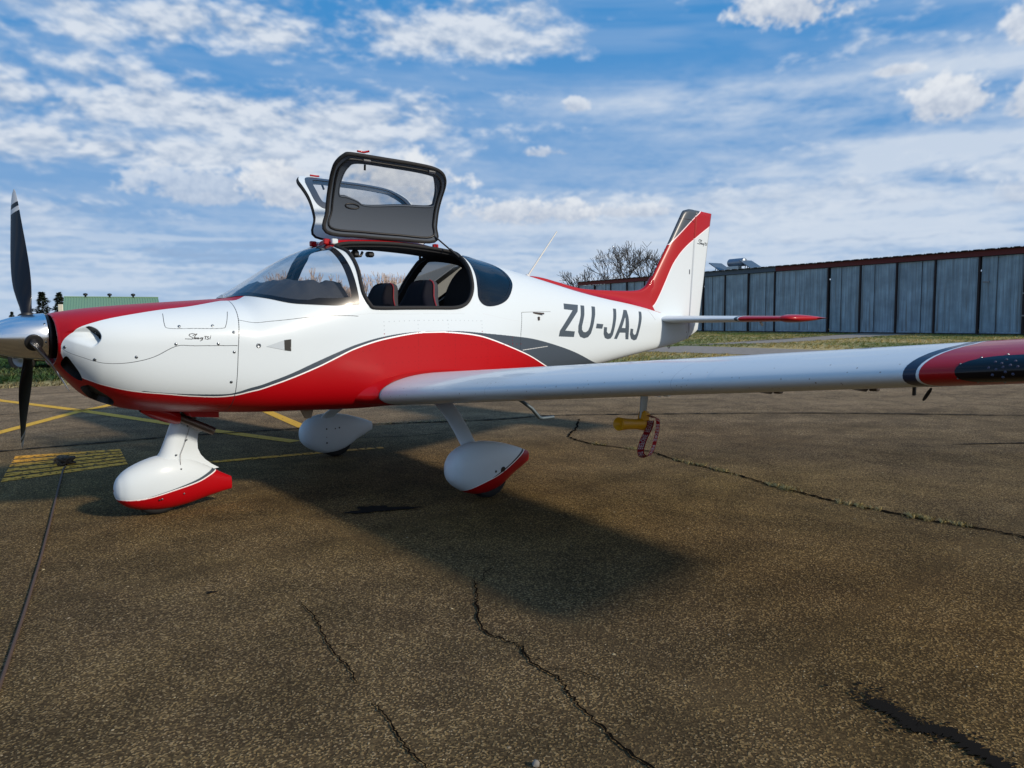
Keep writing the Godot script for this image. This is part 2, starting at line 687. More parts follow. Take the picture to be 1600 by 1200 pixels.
func make_sky() -> ImageTexture:
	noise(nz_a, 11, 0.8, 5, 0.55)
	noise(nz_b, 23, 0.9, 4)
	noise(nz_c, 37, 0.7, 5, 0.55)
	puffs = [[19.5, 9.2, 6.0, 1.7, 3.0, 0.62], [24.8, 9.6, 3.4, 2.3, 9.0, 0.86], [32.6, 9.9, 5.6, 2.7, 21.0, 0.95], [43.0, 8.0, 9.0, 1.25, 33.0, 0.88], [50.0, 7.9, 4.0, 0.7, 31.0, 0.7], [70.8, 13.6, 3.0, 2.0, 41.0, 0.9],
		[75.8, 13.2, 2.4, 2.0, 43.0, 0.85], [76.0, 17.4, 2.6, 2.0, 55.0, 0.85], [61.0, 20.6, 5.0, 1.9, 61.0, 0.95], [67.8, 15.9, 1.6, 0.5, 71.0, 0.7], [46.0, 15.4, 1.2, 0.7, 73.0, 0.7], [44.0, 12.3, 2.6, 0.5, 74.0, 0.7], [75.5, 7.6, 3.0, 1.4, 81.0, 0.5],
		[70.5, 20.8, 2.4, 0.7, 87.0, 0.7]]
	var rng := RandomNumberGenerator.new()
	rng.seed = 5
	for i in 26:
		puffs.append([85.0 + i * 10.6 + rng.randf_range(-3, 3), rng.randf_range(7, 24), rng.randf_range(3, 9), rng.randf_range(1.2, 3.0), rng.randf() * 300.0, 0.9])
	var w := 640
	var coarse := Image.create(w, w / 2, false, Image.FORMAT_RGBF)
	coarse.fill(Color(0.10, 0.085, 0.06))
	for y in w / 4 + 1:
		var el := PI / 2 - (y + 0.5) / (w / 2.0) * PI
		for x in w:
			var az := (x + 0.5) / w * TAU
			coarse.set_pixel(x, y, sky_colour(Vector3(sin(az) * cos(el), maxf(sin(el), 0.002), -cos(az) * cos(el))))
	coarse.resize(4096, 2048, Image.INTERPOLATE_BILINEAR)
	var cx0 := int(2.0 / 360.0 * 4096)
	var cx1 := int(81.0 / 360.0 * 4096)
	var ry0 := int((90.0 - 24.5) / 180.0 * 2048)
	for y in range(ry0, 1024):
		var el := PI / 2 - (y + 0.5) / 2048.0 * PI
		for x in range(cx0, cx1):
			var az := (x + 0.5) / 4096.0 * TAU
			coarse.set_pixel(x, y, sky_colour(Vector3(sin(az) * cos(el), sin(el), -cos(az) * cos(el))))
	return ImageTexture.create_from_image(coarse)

func camera_and_light() -> void:
	var cam := Camera3D.new()
	cam.name = "camera"
	cam.fov = rad_to_deg(2.0 * atan(600.0 / 1170.0))
	cam.near = 0.05
	cam.far = 1500.0
	cam.basis = Basis.from_euler(Vector3(deg_to_rad(-4.87), deg_to_rad(-41.16), deg_to_rad(-0.454)))
	cam.position = Vector3(-0.7242, 1.1722, 4.8701)
	add_child(cam)
	cam.current = true
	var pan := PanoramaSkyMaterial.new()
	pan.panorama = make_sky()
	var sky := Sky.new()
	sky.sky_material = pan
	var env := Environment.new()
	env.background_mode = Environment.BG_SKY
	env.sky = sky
	env.tonemap_mode = Environment.TONE_MAPPER_LINEAR
	env.tonemap_exposure = 1.0
	env.sdfgi_enabled = true
	env.ssao_enabled = true
	env.ssil_enabled = true
	var we := WorldEnvironment.new()
	we.name = "world_environment"
	we.environment = env
	add_child(we)
	var sun := DirectionalLight3D.new()
	sun.name = "sun"
	sun.light_color = Color(1.0, 0.945, 0.87)
	sun.light_energy = 1.25
	sun.light_angular_distance = 4.2
	sun.shadow_enabled = true
	add_child(sun)
	sun.look_at_from_position(Vector3.ZERO, -Vector3(0.6, 1.06, 1.86))

# ---------------------------------------------------------------- materials
func noise_tex(seed_: int, freq: float, type: int, ramp: Array, size := 1024, oct := 4, normal := false) -> NoiseTexture2D:
	var n := FastNoiseLite.new()
	n.seed = seed_
	n.frequency = freq
	n.noise_type = type
	n.fractal_octaves = oct
	if type == FastNoiseLite.TYPE_CELLULAR:
		n.cellular_return_type = FastNoiseLite.RETURN_CELL_VALUE
		n.fractal_type = FastNoiseLite.FRACTAL_NONE
		n.cellular_jitter = 1.0
	var t := NoiseTexture2D.new()
	t.width = size
	t.height = size
	t.seamless = true
	t.noise = n
	t.as_normal_map = normal
	if ramp.size():
		var g := Gradient.new()
		var off := PackedFloat32Array()
		var col := PackedColorArray()
		for r in ramp:
			off.append(r[0])
			col.append(r[1])
		g.offsets = off
		g.colors = col
		t.color_ramp = g
	return t

func coat(c: Color, rough := 0.5, cc := 0.45) -> StandardMaterial3D:
	var m := mat(c, rough)
	m.metallic_specular = 0.3
	m.clearcoat_enabled = true
	m.clearcoat = cc
	m.clearcoat_roughness = 0.09
	return m

func coat_tex(t: Texture2D) -> StandardMaterial3D:
	var m := coat(Color.WHITE, 0.5, 0.25)
	m.clearcoat_roughness = 0.25
	m.albedo_texture = t
	m.texture_repeat = false
	return m

const WHITE := Color(0.785, 0.825, 0.85)
const RED := Color(0.62, 0.0, 0.045)
const GREY := Color(0.25, 0.29, 0.33)
const LINE := Color(0.16, 0.18, 0.20)

func materials() -> void:
	M.white = coat(WHITE, 0.5, 0.35)
	M.red = coat(RED)
	M.grey = coat(GREY)
	M.navy = coat(rgb(34, 44, 64))
	M.black = mat(rgb(14, 15, 17), 0.45)
	M.rubber = mat(rgb(22, 22, 23), 0.8)
	M.liner = mat(rgb(30, 31, 34), 0.9)
	M.trim = mat(rgb(62, 71, 83), 0.75)
	M.dark_cloth = mat(rgb(52, 57, 66), 0.8)
	M.leather = mat(rgb(13, 14, 24), 0.75)
	M.leather.metallic_specular = 0.25
	M.leather_grey = mat(rgb(50, 52, 60), 0.8)
	M.piping = mat(rgb(120, 22, 34), 0.7)
	M.steel = mat(rgb(120, 122, 125), 0.35, 1.0)
	M.screw = mat(rgb(120, 126, 132), 0.3, 0.9)
	M.exhaust = mat(rgb(96, 86, 80), 0.42, 0.75)
	var al := mat(rgb(228, 230, 234), 0.20, 1.0)
	al.normal_enabled = true
	al.normal_scale = 0.10
	al.normal_texture = noise_tex(3, 0.006, FastNoiseLite.TYPE_SIMPLEX_SMOOTH, [], 256, 3, true)
	al.uv1_triplanar = true
	al.uv1_scale = Vector3(2.2, 9.0, 9.0)
	M.chrome = al
	M.blade = coat(rgb(9, 11, 20), 0.4, 0.3)
	M.blade_tip = coat(rgb(196, 200, 204), 0.4, 0.4)
	M.frit = coat(rgb(12, 14, 20), 0.25, 0.5)
	var gl := mat(Color(0.055, 0.065, 0.085, 0.20), 0.03)
	gl.transparency = BaseMaterial3D.TRANSPARENCY_ALPHA
	M.glass = gl
	var gd := mat(Color(0.03, 0.04, 0.055, 0.72), 0.03)
	gd.transparency = BaseMaterial3D.TRANSPARENCY_ALPHA
	M.glass_dark = gd
	var lens := coat(rgb(6, 7, 14), 0.25, 0.35)
	M.lens = lens
	M.led = mat(rgb(70, 72, 92), 0.9)
	M.yellow_plastic = mat(rgb(214, 158, 8), 0.45)
	M.bark = mat(lin(0.05, 0.045, 0.042), 0.95)
	M.dark_bark = mat(lin(0.06, 0.05, 0.045), 0.95)
	M.pink_bark = mat(lin(0.52, 0.41, 0.345), 0.95)
	var nd := mat(Color.WHITE, 0.9)
	nd.vertex_color_use_as_albedo = true
	M.leaf = nd
	var gr := mat(Color.WHITE, 0.95)
	gr.vertex_color_use_as_albedo = true
	gr.backlight_enabled = true
	gr.backlight = Color(0.25, 0.25, 0.15)
	M.grass = gr
	var so := mat(Color.WHITE, 1.0)
	so.vertex_color_use_as_albedo = true
	so.albedo_texture = noise_tex(31, 0.05, FastNoiseLite.TYPE_SIMPLEX_SMOOTH, [[0.0, lin(0.45, 0.45, 0.45)], [1.0, Color.WHITE]], 1024, 5)
	so.uv1_triplanar = true
	so.uv1_world_triplanar = true
	so.uv1_scale = Vector3(0.35, 0.35, 0.35)
	# wing skin: faint rivet lines, laps and a few insects along the nose
	var wp := Paint.new(2048, 768, Vector2(0, 0), Vector2(1, 1), Vector2(3.3, 2.75), WHITE)
	var rw := Color(0.67, 0.71, 0.74)
	var rng := RandomNumberGenerator.new()
	rng.seed = 12
	for v in [0.30, 0.405, 0.60, 0.70]:
		for i in 120:
			wp.dot(Vector2((i + 0.5) / 120.0, v), 0.0032, rw)
	for k in 11:
		var u := 0.03 + k * 0.093
		for i in 44:
			var v := 0.04 + i * 0.021
			if absf(v - 0.5) > 0.04:
				wp.dot(Vector2(u, v), 0.0032, rw)
	for u in [0.345, 0.72]:
		wp.line([Vector2(u, 0.02), Vector2(u, 0.98)], 0.0022, Color(0.60, 0.64, 0.67))
	for i in 90:
		wp.dot(Vector2(rng.randf(), 0.5 + rng.randfn(0, 0.016)), rng.randf_range(0.0012, 0.003), Color(0.42, 0.38, 0.33))
	for i in 14:
		var u := rng.randf()
		wp.line([Vector2(u, 0.53), Vector2(u + rng.randf_range(-0.004, 0.004), 0.60)], rng.randf_range(0.002, 0.006), Color(0.72, 0.745, 0.76))
	var wm := coat(Color.WHITE, 0.5, 0.4)
	wm.albedo_texture = wp.texture()
	wm.texture_repeat = false
	M.wing_skin = wm
	M.soil = so
	# asphalt: worn binder with pale chippings showing
	var asp := mat(Color.WHITE, 0.93)
	asp.vertex_color_use_as_albedo = true
	asp.metallic_specular = 0.12
	asp.albedo_texture = noise_tex(7, 0.19, FastNoiseLite.TYPE_CELLULAR, [[0.0, lin(0.18, 0.17, 0.165)], [0.5, lin(0.32, 0.305, 0.29)], [0.72, lin(0.48, 0.455, 0.40)], [0.84, lin(0.80, 0.74, 0.58)], [1.0, Color.WHITE]], 2048)
	asp.uv1_triplanar = true
	asp.uv1_world_triplanar = true
	asp.uv1_scale = Vector3(0.43, 0.43, 0.43)
	asp.heightmap_enabled = true
	asp.heightmap_texture = asp.albedo_texture
	asp.heightmap_scale = 0.5
	asp.detail_enabled = true
	asp.detail_blend_mode = BaseMaterial3D.BLEND_MODE_MUL
	asp.detail_uv_layer = BaseMaterial3D.DETAIL_UV_2
	asp.uv2_triplanar = true
	asp.uv2_world_triplanar = true
	asp.uv2_scale = Vector3(0.171, 0.171, 0.171)
	asp.detail_albedo = noise_tex(19, 0.012, FastNoiseLite.TYPE_SIMPLEX_SMOOTH, [[0.0, lin(0.60, 0.60, 0.60)], [0.4, lin(0.78, 0.77, 0.76)], [0.62, lin(0.92, 0.90, 0.86)], [1.0, Color.WHITE]], 1024, 7)
	M.asphalt = asp
	var con := mat(lin(0.27, 0.245, 0.215), 0.95)
	con.albedo_texture = noise_tex(41, 0.03, FastNoiseLite.TYPE_SIMPLEX_SMOOTH, [[0.0, lin(0.6, 0.58, 0.56)], [1.0, Color.WHITE]], 512, 5)
	con.uv1_triplanar = true
	con.uv1_world_triplanar = true
	con.uv1_scale = Vector3(0.3, 0.3, 0.3)
	M.concrete = con
	M.tar = mat(lin(0.012, 0.011, 0.010), 0.9)
	M.tar.metallic_specular = 0.12
	M.crack = mat(lin(0.006, 0.005, 0.004), 1.0)
	M.crack.metallic_specular = 0.05
	var yel := mat(rgb(228, 176, 34), 0.8)
	yel.transparency = BaseMaterial3D.TRANSPARENCY_ALPHA_SCISSOR
	yel.alpha_scissor_threshold = 0.5
	yel.albedo_texture = worn(-0.06)
	yel.uv1_triplanar = true
	yel.uv1_world_triplanar = true
	yel.uv1_scale = Vector3(0.8, 0.8, 0.8)
	M.yellow_line = yel
	var yw: StandardMaterial3D = yel.duplicate()
	yw.albedo_texture = worn(0.10)
	yw.albedo_color = rgb(242, 168, 12)
	M.yellow_worn = yw

func worn(more: float) -> ImageTexture:
	var n := FastNoiseLite.new()
	n.seed = 77
	n.frequency = 0.035
	n.fractal_octaves = 5
	n.fractal_gain = 0.65
	var src := n.get_seamless_image(512, 512)
	var im := Image.create(512, 512, false, Image.FORMAT_RGBA8)
	for y in 512:
		for x in 512:
			var g := src.get_pixel(x, y).r
			var t := 0.80 + 0.2 * src.get_pixel((x * 3) % 512, (y * 3) % 512).r
			im.set_pixel(x, y, Color(t, t, t * 0.98, 1.0 if g > 0.27 + more else 0.0))
	return ImageTexture.create_from_image(im)

# ---------------------------------------------------------------- ground and background
func ticks(list: Array) -> PackedFloat32Array:
	# [from, to, step, to, step, ...]
	var out := PackedFloat32Array([list[0]])
	for i in range(1, list.size(), 2):
		var a := out[out.size() - 1]
		var m := maxi(1, roundi((list[i] - a) / list[i + 1]))
		for k in m:
			out.append(lerpf(a, list[i], float(k + 1) / m))
	return out

func far_edge(x: float) -> float:
	if x < 3.0:
		return -11.5
	if x < 14.5:
		return lerpf(-11.5, -8.75, (x - 3.0) / 11.5)
	return lerpf(-8.75, -7.9, clampf((x - 14.5) / 11.5, 0, 1))

func sheet(called: String, xs: PackedFloat32Array, zs: PackedFloat32Array, place: Callable, shade: Callable, m: Material) -> MeshInstance3D:
	var mb := MB.new()
	for i in xs.size():
		for j in zs.size():
			var p: Vector3 = place.call(xs[i], zs[j])
			mb.tint = shade.call(p)
			mb.vert(p, Vector3.UP, Vector2(p.x, p.z))
	var k := zs.size()
	for i in xs.size() - 1:
		for j in k - 1:
			mb.tri(i * k + j, i * k + j + 1, (i + 1) * k + j + 1)
			mb.tri(i * k + j, (i + 1) * k + j + 1, (i + 1) * k + j)
	return build(called, mb, m, null, true)

func ribbon(p: Array, width: float, y: float, rough := 0.0, rng: RandomNumberGenerator = null, per := 6, taper := false) -> MB:
	var c := curve(p, per)
	var mb := MB.new()
	var m := c.size()
	for i in m:
		var t: Vector2 = (c[mini(i + 1, m - 1)] - c[maxi(i - 1, 0)]).normalized()
		var e := Vector2(-t.y, t.x)
		var w := width * 0.5
		var q := c[i]
		if rng:
			q += e * rng.randf_range(-1, 1) * rough
			w *= rng.randf_range(0.45, 1.35)
		if taper:
			w *= clampf(minf(i, m - 1 - i) / 4.0, 0.15, 1.0)
		mb.vert(Vector3(q.x + e.x * w, y, q.y + e.y * w), Vector3.UP)
		mb.vert(Vector3(q.x - e.x * w, y, q.y - e.y * w), Vector3.UP)
	for i in m - 1:
		mb.tri(2 * i, 2 * i + 1, 2 * i + 3)
		mb.tri(2 * i, 2 * i + 3, 2 * i + 2)
	return mb

func blotch(at: Vector2, r: Vector2, y: float, rng: RandomNumberGenerator, turn := 0.0) -> MB:
	var mb := MB.new()
	var c := mb.vert(Vector3(at.x, y, at.y), Vector3.UP)
	var m := 44
	for i in m:
		var a := TAU * i / m
		var k := 0.72 + 0.22 * sin(3.0 * a + 1.0) + rng.randf_range(-0.16, 0.16)
		var q := Vector2(cos(a) * r.x, sin(a) * r.y).rotated(turn) * k
		mb.vert(Vector3(at.x + q.x, y, at.y + q.y), Vector3.UP)
	for i in m:
		mb.tri(c, c + 1 + i, c + 1 + (i + 1) % m)
	return mb

func make_ground() -> void:
	var rng := RandomNumberGenerator.new()
	rng.seed = 9
	var na := FastNoiseLite.new()
	na.seed = 3
	na.frequency = 0.11
	na.fractal_octaves = 4
	var nb := FastNoiseLite.new()
	nb.seed = 8
	nb.frequency = 0.45
	nb.fractal_octaves = 4
	var g := sheet("ground", ticks([-300, -60, 40, -16, 4, 60, 0.8, 100, 5, 500, 50]), ticks([-500, -120, 40, -40, 5, -6, 0.6, 20, 6, 200, 60]), func(x: float, z: float) -> Vector3: return Vector3(x, -0.03, z),
		func(p: Vector3) -> Color:
			var n := na.get_noise_2d(p.x, p.z) + 0.5 * nb.get_noise_2d(p.x, p.z)
			var dry := Color(0.50, 0.385, 0.15)
			var lush := Color(0.13, 0.18, 0.045)
			var t := clampf(0.5 + 1.3 * n + (0.25 if p.x < 12 and p.z < -13.2 else -0.12), 0.0, 1.0)
			if p.x < 12 and p.z > -13.0:
				t = clampf(t - 0.6, 0, 1)
			return dry.lerp(lush, t), M.soil)
	tag(g, "dry grass and soil reaching to the hangars", "", "", "structure")
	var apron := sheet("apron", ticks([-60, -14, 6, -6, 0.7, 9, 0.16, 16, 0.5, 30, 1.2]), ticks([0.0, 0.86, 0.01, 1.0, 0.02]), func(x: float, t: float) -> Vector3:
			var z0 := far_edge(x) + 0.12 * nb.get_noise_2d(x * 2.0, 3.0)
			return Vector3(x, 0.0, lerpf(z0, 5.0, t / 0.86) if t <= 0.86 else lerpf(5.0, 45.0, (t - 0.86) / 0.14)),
		func(p: Vector3) -> Color:
			var n := na.get_noise_2d(p.x * 1.3 + 30.0, p.z * 1.3)
			var n2 := nb.get_noise_2d(p.x + 9.0, p.z * 1.6)
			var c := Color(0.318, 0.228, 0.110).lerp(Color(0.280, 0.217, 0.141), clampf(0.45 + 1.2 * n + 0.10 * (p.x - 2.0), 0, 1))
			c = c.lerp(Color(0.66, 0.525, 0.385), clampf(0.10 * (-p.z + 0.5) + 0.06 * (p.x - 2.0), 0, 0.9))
			var along := (p.x + p.z) * 0.7071
			var across := (p.x - p.z) * 0.7071
			var k := 1.0 + 0.16 * n2 + 0.34 * na.get_noise_2d(along * 0.9 + 200.0, across * 9.0) * smoothstep(2.0, 5.0, p.x)
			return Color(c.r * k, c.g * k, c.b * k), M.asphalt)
	tag(apron, "worn brown asphalt apron under the aeroplane", "", "", "structure")
	# taxi strips of concrete
	var strip := MB.new()
	strip.flat([Vector3(21.2, -0.02, -15.0), Vector3(27.0, -0.02, -15.0), Vector3(26.2, -0.02, -8.0), Vector3(21.4, -0.02, -8.0)], Vector3.UP)
	tag(build("concrete_path", strip, M.concrete), "pale concrete strip between the apron and the grass", "", "", "structure")
	var wedge := MB.new()
	wedge.flat([Vector3(27.2, -0.016, -15.4), Vector3(33.0, -0.016, -13.9), Vector3(56.0, -0.016, -16.2), Vector3(57.5, -0.016, -20.5), Vector3(38.0, -0.016, -16.6)], Vector3.UP)
	tag(build("concrete_path", wedge, M.concrete), "pale concrete path leading to the hangar doors", "", "", "structure")

	# painted lines
	for l in [[[0.89 - 2.0, -14.2 + 0.0, 0.89, -8.96, 1.48, -6.63, 1.98, -4.21, 2.16, -3.27, 2.46, -2.0], 0.14], [[-1.6, -2.0, 0.39, -4.86, 1.43, -6.38, 1.89, -6.91, 2.6, -7.9], 0.14], [[3.55, -6.0, 3.32, -4.79, 2.97, -2.88], 0.13]]:
		var p := pts(l[0])
		if p[0].y < -11.0:
			p.remove_at(0)
			p.push_front(Vector2(0.35, -11.1))
		build("painted_line", ribbon(p, l[1], 0.004, 0.0, null, 10), M.yellow_line, apron)
	build("painted_line", ribbon(pts([1.30, -1.53, 1.44, -1.49, 2.65, -1.18, 2.9, -1.1]), 0.09, 0.0045, 0.0, null, 10), M.yellow_worn, apron)
	build("painted_line", ribbon(pts([0.72, -9.9, 0.89, -8.96]), 0.14, 0.0048, 0.0, null, 4), M.yellow_line, apron)
	var qa := Vector2(0.28, -3.0)
	var qb := Vector2(1.07, -2.75)
	var qc := Vector2(0.91, -1.84)
	var qd := Vector2(0.01, -1.71)
	for i in 6:
		var t0 := (i + 0.04) / 6.0
		var t1 := (i + 0.74) / 6.0
		var mb := MB.new()
		var cs := [qa.lerp(qd, t0), qb.lerp(qc, t0), qb.lerp(qc, t1), qa.lerp(qd, t1)]
		mb.flat(cs.map(func(c: Vector2) -> Vector3: return Vector3(c.x, 0.004, c.y)), Vector3.UP)
		build("painted_stripe", mb, M.yellow_worn, apron)

	# cracks and sealed joints
	build("sealed_joint", ribbon(pts([-2.5, -3.7, 0.21, -3.38, 0.82, -3.29, 1.61, -3.19, 2.6, -2.9, 3.59, -2.56, 4.8, -1.91, 5.62, -1.67, 6.49, -0.99, 8.13, 0.47, 9.58, 2.25, 10.5, 3.4]), 0.05, 0.009, 0.008, rng, 22), M.tar, apron)
	build("sealed_joint", ribbon(pts([-1.0, -6.9, 0.62, -6.71, 1.35, -6.66, 1.72, -6.5, 2.4, -6.4]), 0.03, 0.0092, 0.01, rng, 14), M.tar, apron)
	build("sealed_joint", ribbon(pts([0.2, -10.1, 1.13, -9.84, 2.11, -9.61]), 0.035, 0.0094, 0.012, rng, 14), M.tar, apron)
	build("crack", ribbon(pts([1.32, 2.25, 1.21, 2.42, 1.14, 2.5, 1.0, 2.72, 1.0, 2.86, 1.01, 2.92, 0.95, 3.04, 0.94, 3.18, 0.9, 3.26, 0.87, 3.34, 0.83, 3.45, 0.8, 3.56, 0.77, 3.69, 0.74, 3.9]), 0.0085, 0.006, 0.007, rng, 9, true), M.crack, apron)
	build("crack", ribbon(pts([0.61, 1.97, 0.58, 2.17, 0.53, 2.34, 0.49, 2.49, 0.46, 2.66, 0.43, 2.78]), 0.006, 0.006, 0.006, rng, 9, true), M.crack, apron)
	build("crack", ribbon(pts([0.40, 2.9, 0.39, 3.01, 0.36, 3.12, 0.34, 3.22, 0.33, 3.34]), 0.006, 0.006, 0.006, rng, 9, true), M.crack, apron)
	build("crack", ribbon(pts([5.65, -1.22, 5.06, -0.7, 4.6, -0.35, 4.44, 0.14, 4.51, 0.69, 4.34, 1.16, 4.27, 1.46, 4.19, 1.8, 4.07, 2.13, 3.99, 2.41, 3.92, 2.66, 3.89, 3.07, 3.88, 3.35, 3.9, 3.54, 3.88, 3.73, 3.86, 4.3]), 0.022, 0.006, 0.012, rng, 10), M.crack, apron)
	build("crack", ribbon(pts([7.2, 3.1, 8.2, 4.6, 9.4, 6.4]), 0.03, 0.0062, 0.012, rng, 10), M.crack, apron)
	for l in [[1.01, 2.9, 0.97, 2.99, 1.0, 3.08], [0.95, 3.1, 1.02, 3.2, 1.03, 3.3], [1.27, 2.33, 1.34, 2.30, 1.42, 2.22, 1.5, 2.2], [0.5, 2.45, 0.56, 2.52, 0.55, 2.6]]:
		build("crack", ribbon(pts(l), 0.004, 0.0063, 0.005, rng, 9, true), M.crack, apron)
	var tp := ribbon(pts([1.55, 3.93, 1.52, 4.02, 1.49, 4.08, 1.52, 4.16, 1.45, 4.32, 1.43, 4.45]), 0.060, 0.007, 0.010, rng, 30)
	var line0 := curve(pts([1.58, 3.88, 1.55, 3.93, 1.52, 4.02, 1.49, 4.08, 1.52, 4.16, 1.45, 4.32, 1.43, 4.45]), 30)
	for i in 240:
		var c := line0[rng.randi() % line0.size()] + Vector2(rng.randfn(0, 0.034), rng.randfn(0, 0.034))
		var rr := rng.randf_range(0.003, 0.009)
		var turn := rng.randf() * TAU
		var k0 := tp.v.size()
		for j in 5:
			var e := Vector2(rr * rng.randf_range(0.6, 1.3), 0).rotated(turn + TAU * j / 5.0)
			tp.vert(Vector3(c.x + e.x, 0.0064 + 0.00001 * (i % 50), c.y + e.y), Vector3.UP)
		for j in [1, 2, 3]:
			tp.tri(k0, k0 + j, k0 + j + 1)
	build("tar_patch", tp, M.tar, apron).set_meta("kind", "stuff")
	build("oil_stain", blotch(Vector2(1.66, 0.86), Vector2(0.26, 0.10), 0.0055, rng, 0.5), M.tar, apron)
	build("oil_stain", blotch(Vector2(0.37, 1.62), Vector2(0.03, 0.016), 0.0055, rng, 0.2), M.tar, apron)
	for l in [[12.5, -3.6, 15.5, -1.6, 0.07], [6.8, 2.4, 9.2, 4.0, 0.05], [3.0, -1.8, 3.9, -1.45, 0.02]]:
		build("tyre_mark", ribbon(pts([l[0], l[1], lerpf(l[0], l[2], 0.5), lerpf(l[1], l[3], 0.5) + 0.1, l[2], l[3]]), l[4], 0.0052, 0.01, rng, 12, true), M.tar, apron)
	# straw growing out of the long crack
	var blade := MB.new()
	for i in 8:
		var a := TAU * i / 8.0 + rng.randf() * 0.6
		var lean := Vector3(cos(a), 0, sin(a)) * rng.randf_range(0.2, 0.9)
		var side := Vector3(-sin(a), 0, cos(a)) * 0.045
		var root := Vector3(cos(a), 0, sin(a)) * rng.randf() * 0.3
		var hgt := rng.randf_range(0.6, 1.0)
		var na2 := Vector3(cos(a) * 0.5, 0.85, sin(a) * 0.5).normalized()
		var i0 := blade.vert(root + side, na2)
		var i1 := blade.vert(root - side, na2)
		var i2 := blade.vert(root + lean * 0.5 + Vector3.UP * hgt * 0.65 + side * 0.6, na2)
		var i3 := blade.vert(root + lean + Vector3.UP * hgt, na2)
		blade.tri(i0, i1, i2)
		blade.tri(i1, i3, i2)
	var tuft := blade.mesh()
	var line := curve(pts([4.44, 0.14, 4.51, 0.69, 4.34, 1.16, 4.27, 1.46, 4.19, 1.8, 4.07, 2.13, 3.99, 2.41, 3.92, 2.66, 3.89, 3.07, 3.88, 3.35, 3.9, 3.54, 3.88, 3.9]), 10)
	var spots := []
	for i in 520:
		var u := rng.randf()
		u = fmod(u + 0.35 * na.get_noise_2d(u * 60.0, 0), 1.0)
		var q := line[clampi(int(u * line.size()), 0, line.size() - 1)]
		if nb.get_noise_2d(q.x * 5.0, q.y * 5.0) < 0.06:
			continue
		spots.append([Vector3(q.x + rng.randfn(0, 0.018), 0.002, q.y + rng.randfn(0, 0.018)), rng.randf_range(0.012, 0.032), Color(0.55, 0.44, 0.2).lerp(Color(0.34, 0.28, 0.1), rng.randf())])
	var line2 := curve(pts([3.7, -2.5, 4.1, -2.3, 4.6, -2.02]), 10)
	for i in 60:
		var q := line2[rng.randi() % line2.size()]
		spots.append([Vector3(q.x + rng.randfn(0, 0.02), 0.002, q.y + rng.randfn(0, 0.02)), rng.randf_range(0.012, 0.03), Color(0.5, 0.40, 0.2)])
	scatter("dry_grass", tuft, spots, "straw coloured grass growing out of the long crack")
	spots = []
	while spots.size() < 15000:
		var x := rng.randf_range(-3, 9)
		var z := rng.randf_range(-30, -11.3)
		if z > far_edge(x) + 0.05 or (rng.randf() < 0.35 and z < -22):
			continue
		var n := na.get_noise_2d(x, z) + 0.5 * nb.get_noise_2d(x, z) + (0.22 if z < -13.2 else -0.5)
		if n < -0.15 and rng.randf() < 0.45:
			continue
		var c := Color(0.33, 0.26, 0.11).lerp(Color(0.07, 0.145, 0.03), clampf(0.5 + 1.6 * n + rng.randf_range(-0.2, 0.2), 0, 1))
		spots.append([Vector3(x, -0.03, z), rng.randf_range(0.05, 0.12) * (1.3 if n > 0.1 else 0.8), c])
	scatter("grass", tuft, spots, "green and straw grass beyond the apron behind the propeller")
	spots = []
	while spots.size() < 26000:
		var x := rng.randf_range(12, 60)
		var z := rng.randf_range(-36, -7.5)
		if x > 28:
			z = rng.randf_range(-36, 6)
		if x < 30.5 and z > far_edge(x) + 0.04:
			continue
		if x > 20.9 and x < 27.1 and z > -15.2:
			continue
		var on_path := Geometry2D.is_point_in_polygon(Vector2(x, z), PackedVector2Array([Vector2(27.0, -15.6), Vector2(33.0, -13.8), Vector2(56.0, -16.1), Vector2(57.5, -20.6), Vector2(38.0, -16.8)]))
		if on_path:
			continue
		var n := na.get_noise_2d(x, z) + 0.5 * nb.get_noise_2d(x, z)
		var c := Color(0.62, 0.47, 0.16).lerp(Color(0.20, 0.26, 0.05), clampf(0.45 + 1.5 * n + rng.randf_range(-0.2, 0.2) + (0.2 if x > 27 else -0.15), 0, 1))
		spots.append([Vector3(x, -0.03, z), rng.randf_range(0.05, 0.11), c])
	scatter("grass", tuft, spots, "dry yellow grass in front of the corrugated hangar")
	loose_chippings()

func loose_chippings() -> void:
	var rng := RandomNumberGenerator.new()
	rng.seed = 101
	var st := MB.new()
	st.lathe([Vector2(-0.5, 0.0), Vector2(-0.32, 0.40), Vector2(0.1, 0.52), Vector2(0.4, 0.36), Vector2(0.5, 0.0)], Transform3D(Basis(Vector3(0.2, 1, 0.3).normalized(), 0.3), Vector3.ZERO), 5)
	var mm := MultiMesh.new()
	mm.transform_format = MultiMesh.TRANSFORM_3D
	mm.use_colors = true
	mm.mesh = st.mesh()
	mm.instance_count = 12000
	for i in 12000:
		var p := Vector3(rng.randf_range(-3.0, 9.0), 0.0, lerpf(4.9, -4.5, pow(rng.randf(), 1.3)))
		var s := rng.randf_range(0.0025, 0.0065) * (2.0 if rng.randf() < 0.02 else 1.0)
		var b := Basis(Vector3.UP, rng.randf() * TAU).scaled(Vector3(1.2, 0.55, 1.0) * s)
		mm.set_instance_transform(i, Transform3D(b, p))
		var t := rng.randf()
		mm.set_instance_color(i, Color(0.36, 0.29, 0.16).lerp(Color(0.20, 0.16, 0.11), t) * rng.randf_range(0.6, 1.25))
	var o := MultiMeshInstance3D.new()
	o.name = "gravel"
	o.multimesh = mm
	o.material_override = M.leaf
	add_child(o, true)
	tag(o, "fine loose chippings scattered over the asphalt", "gravel", "", "stuff")

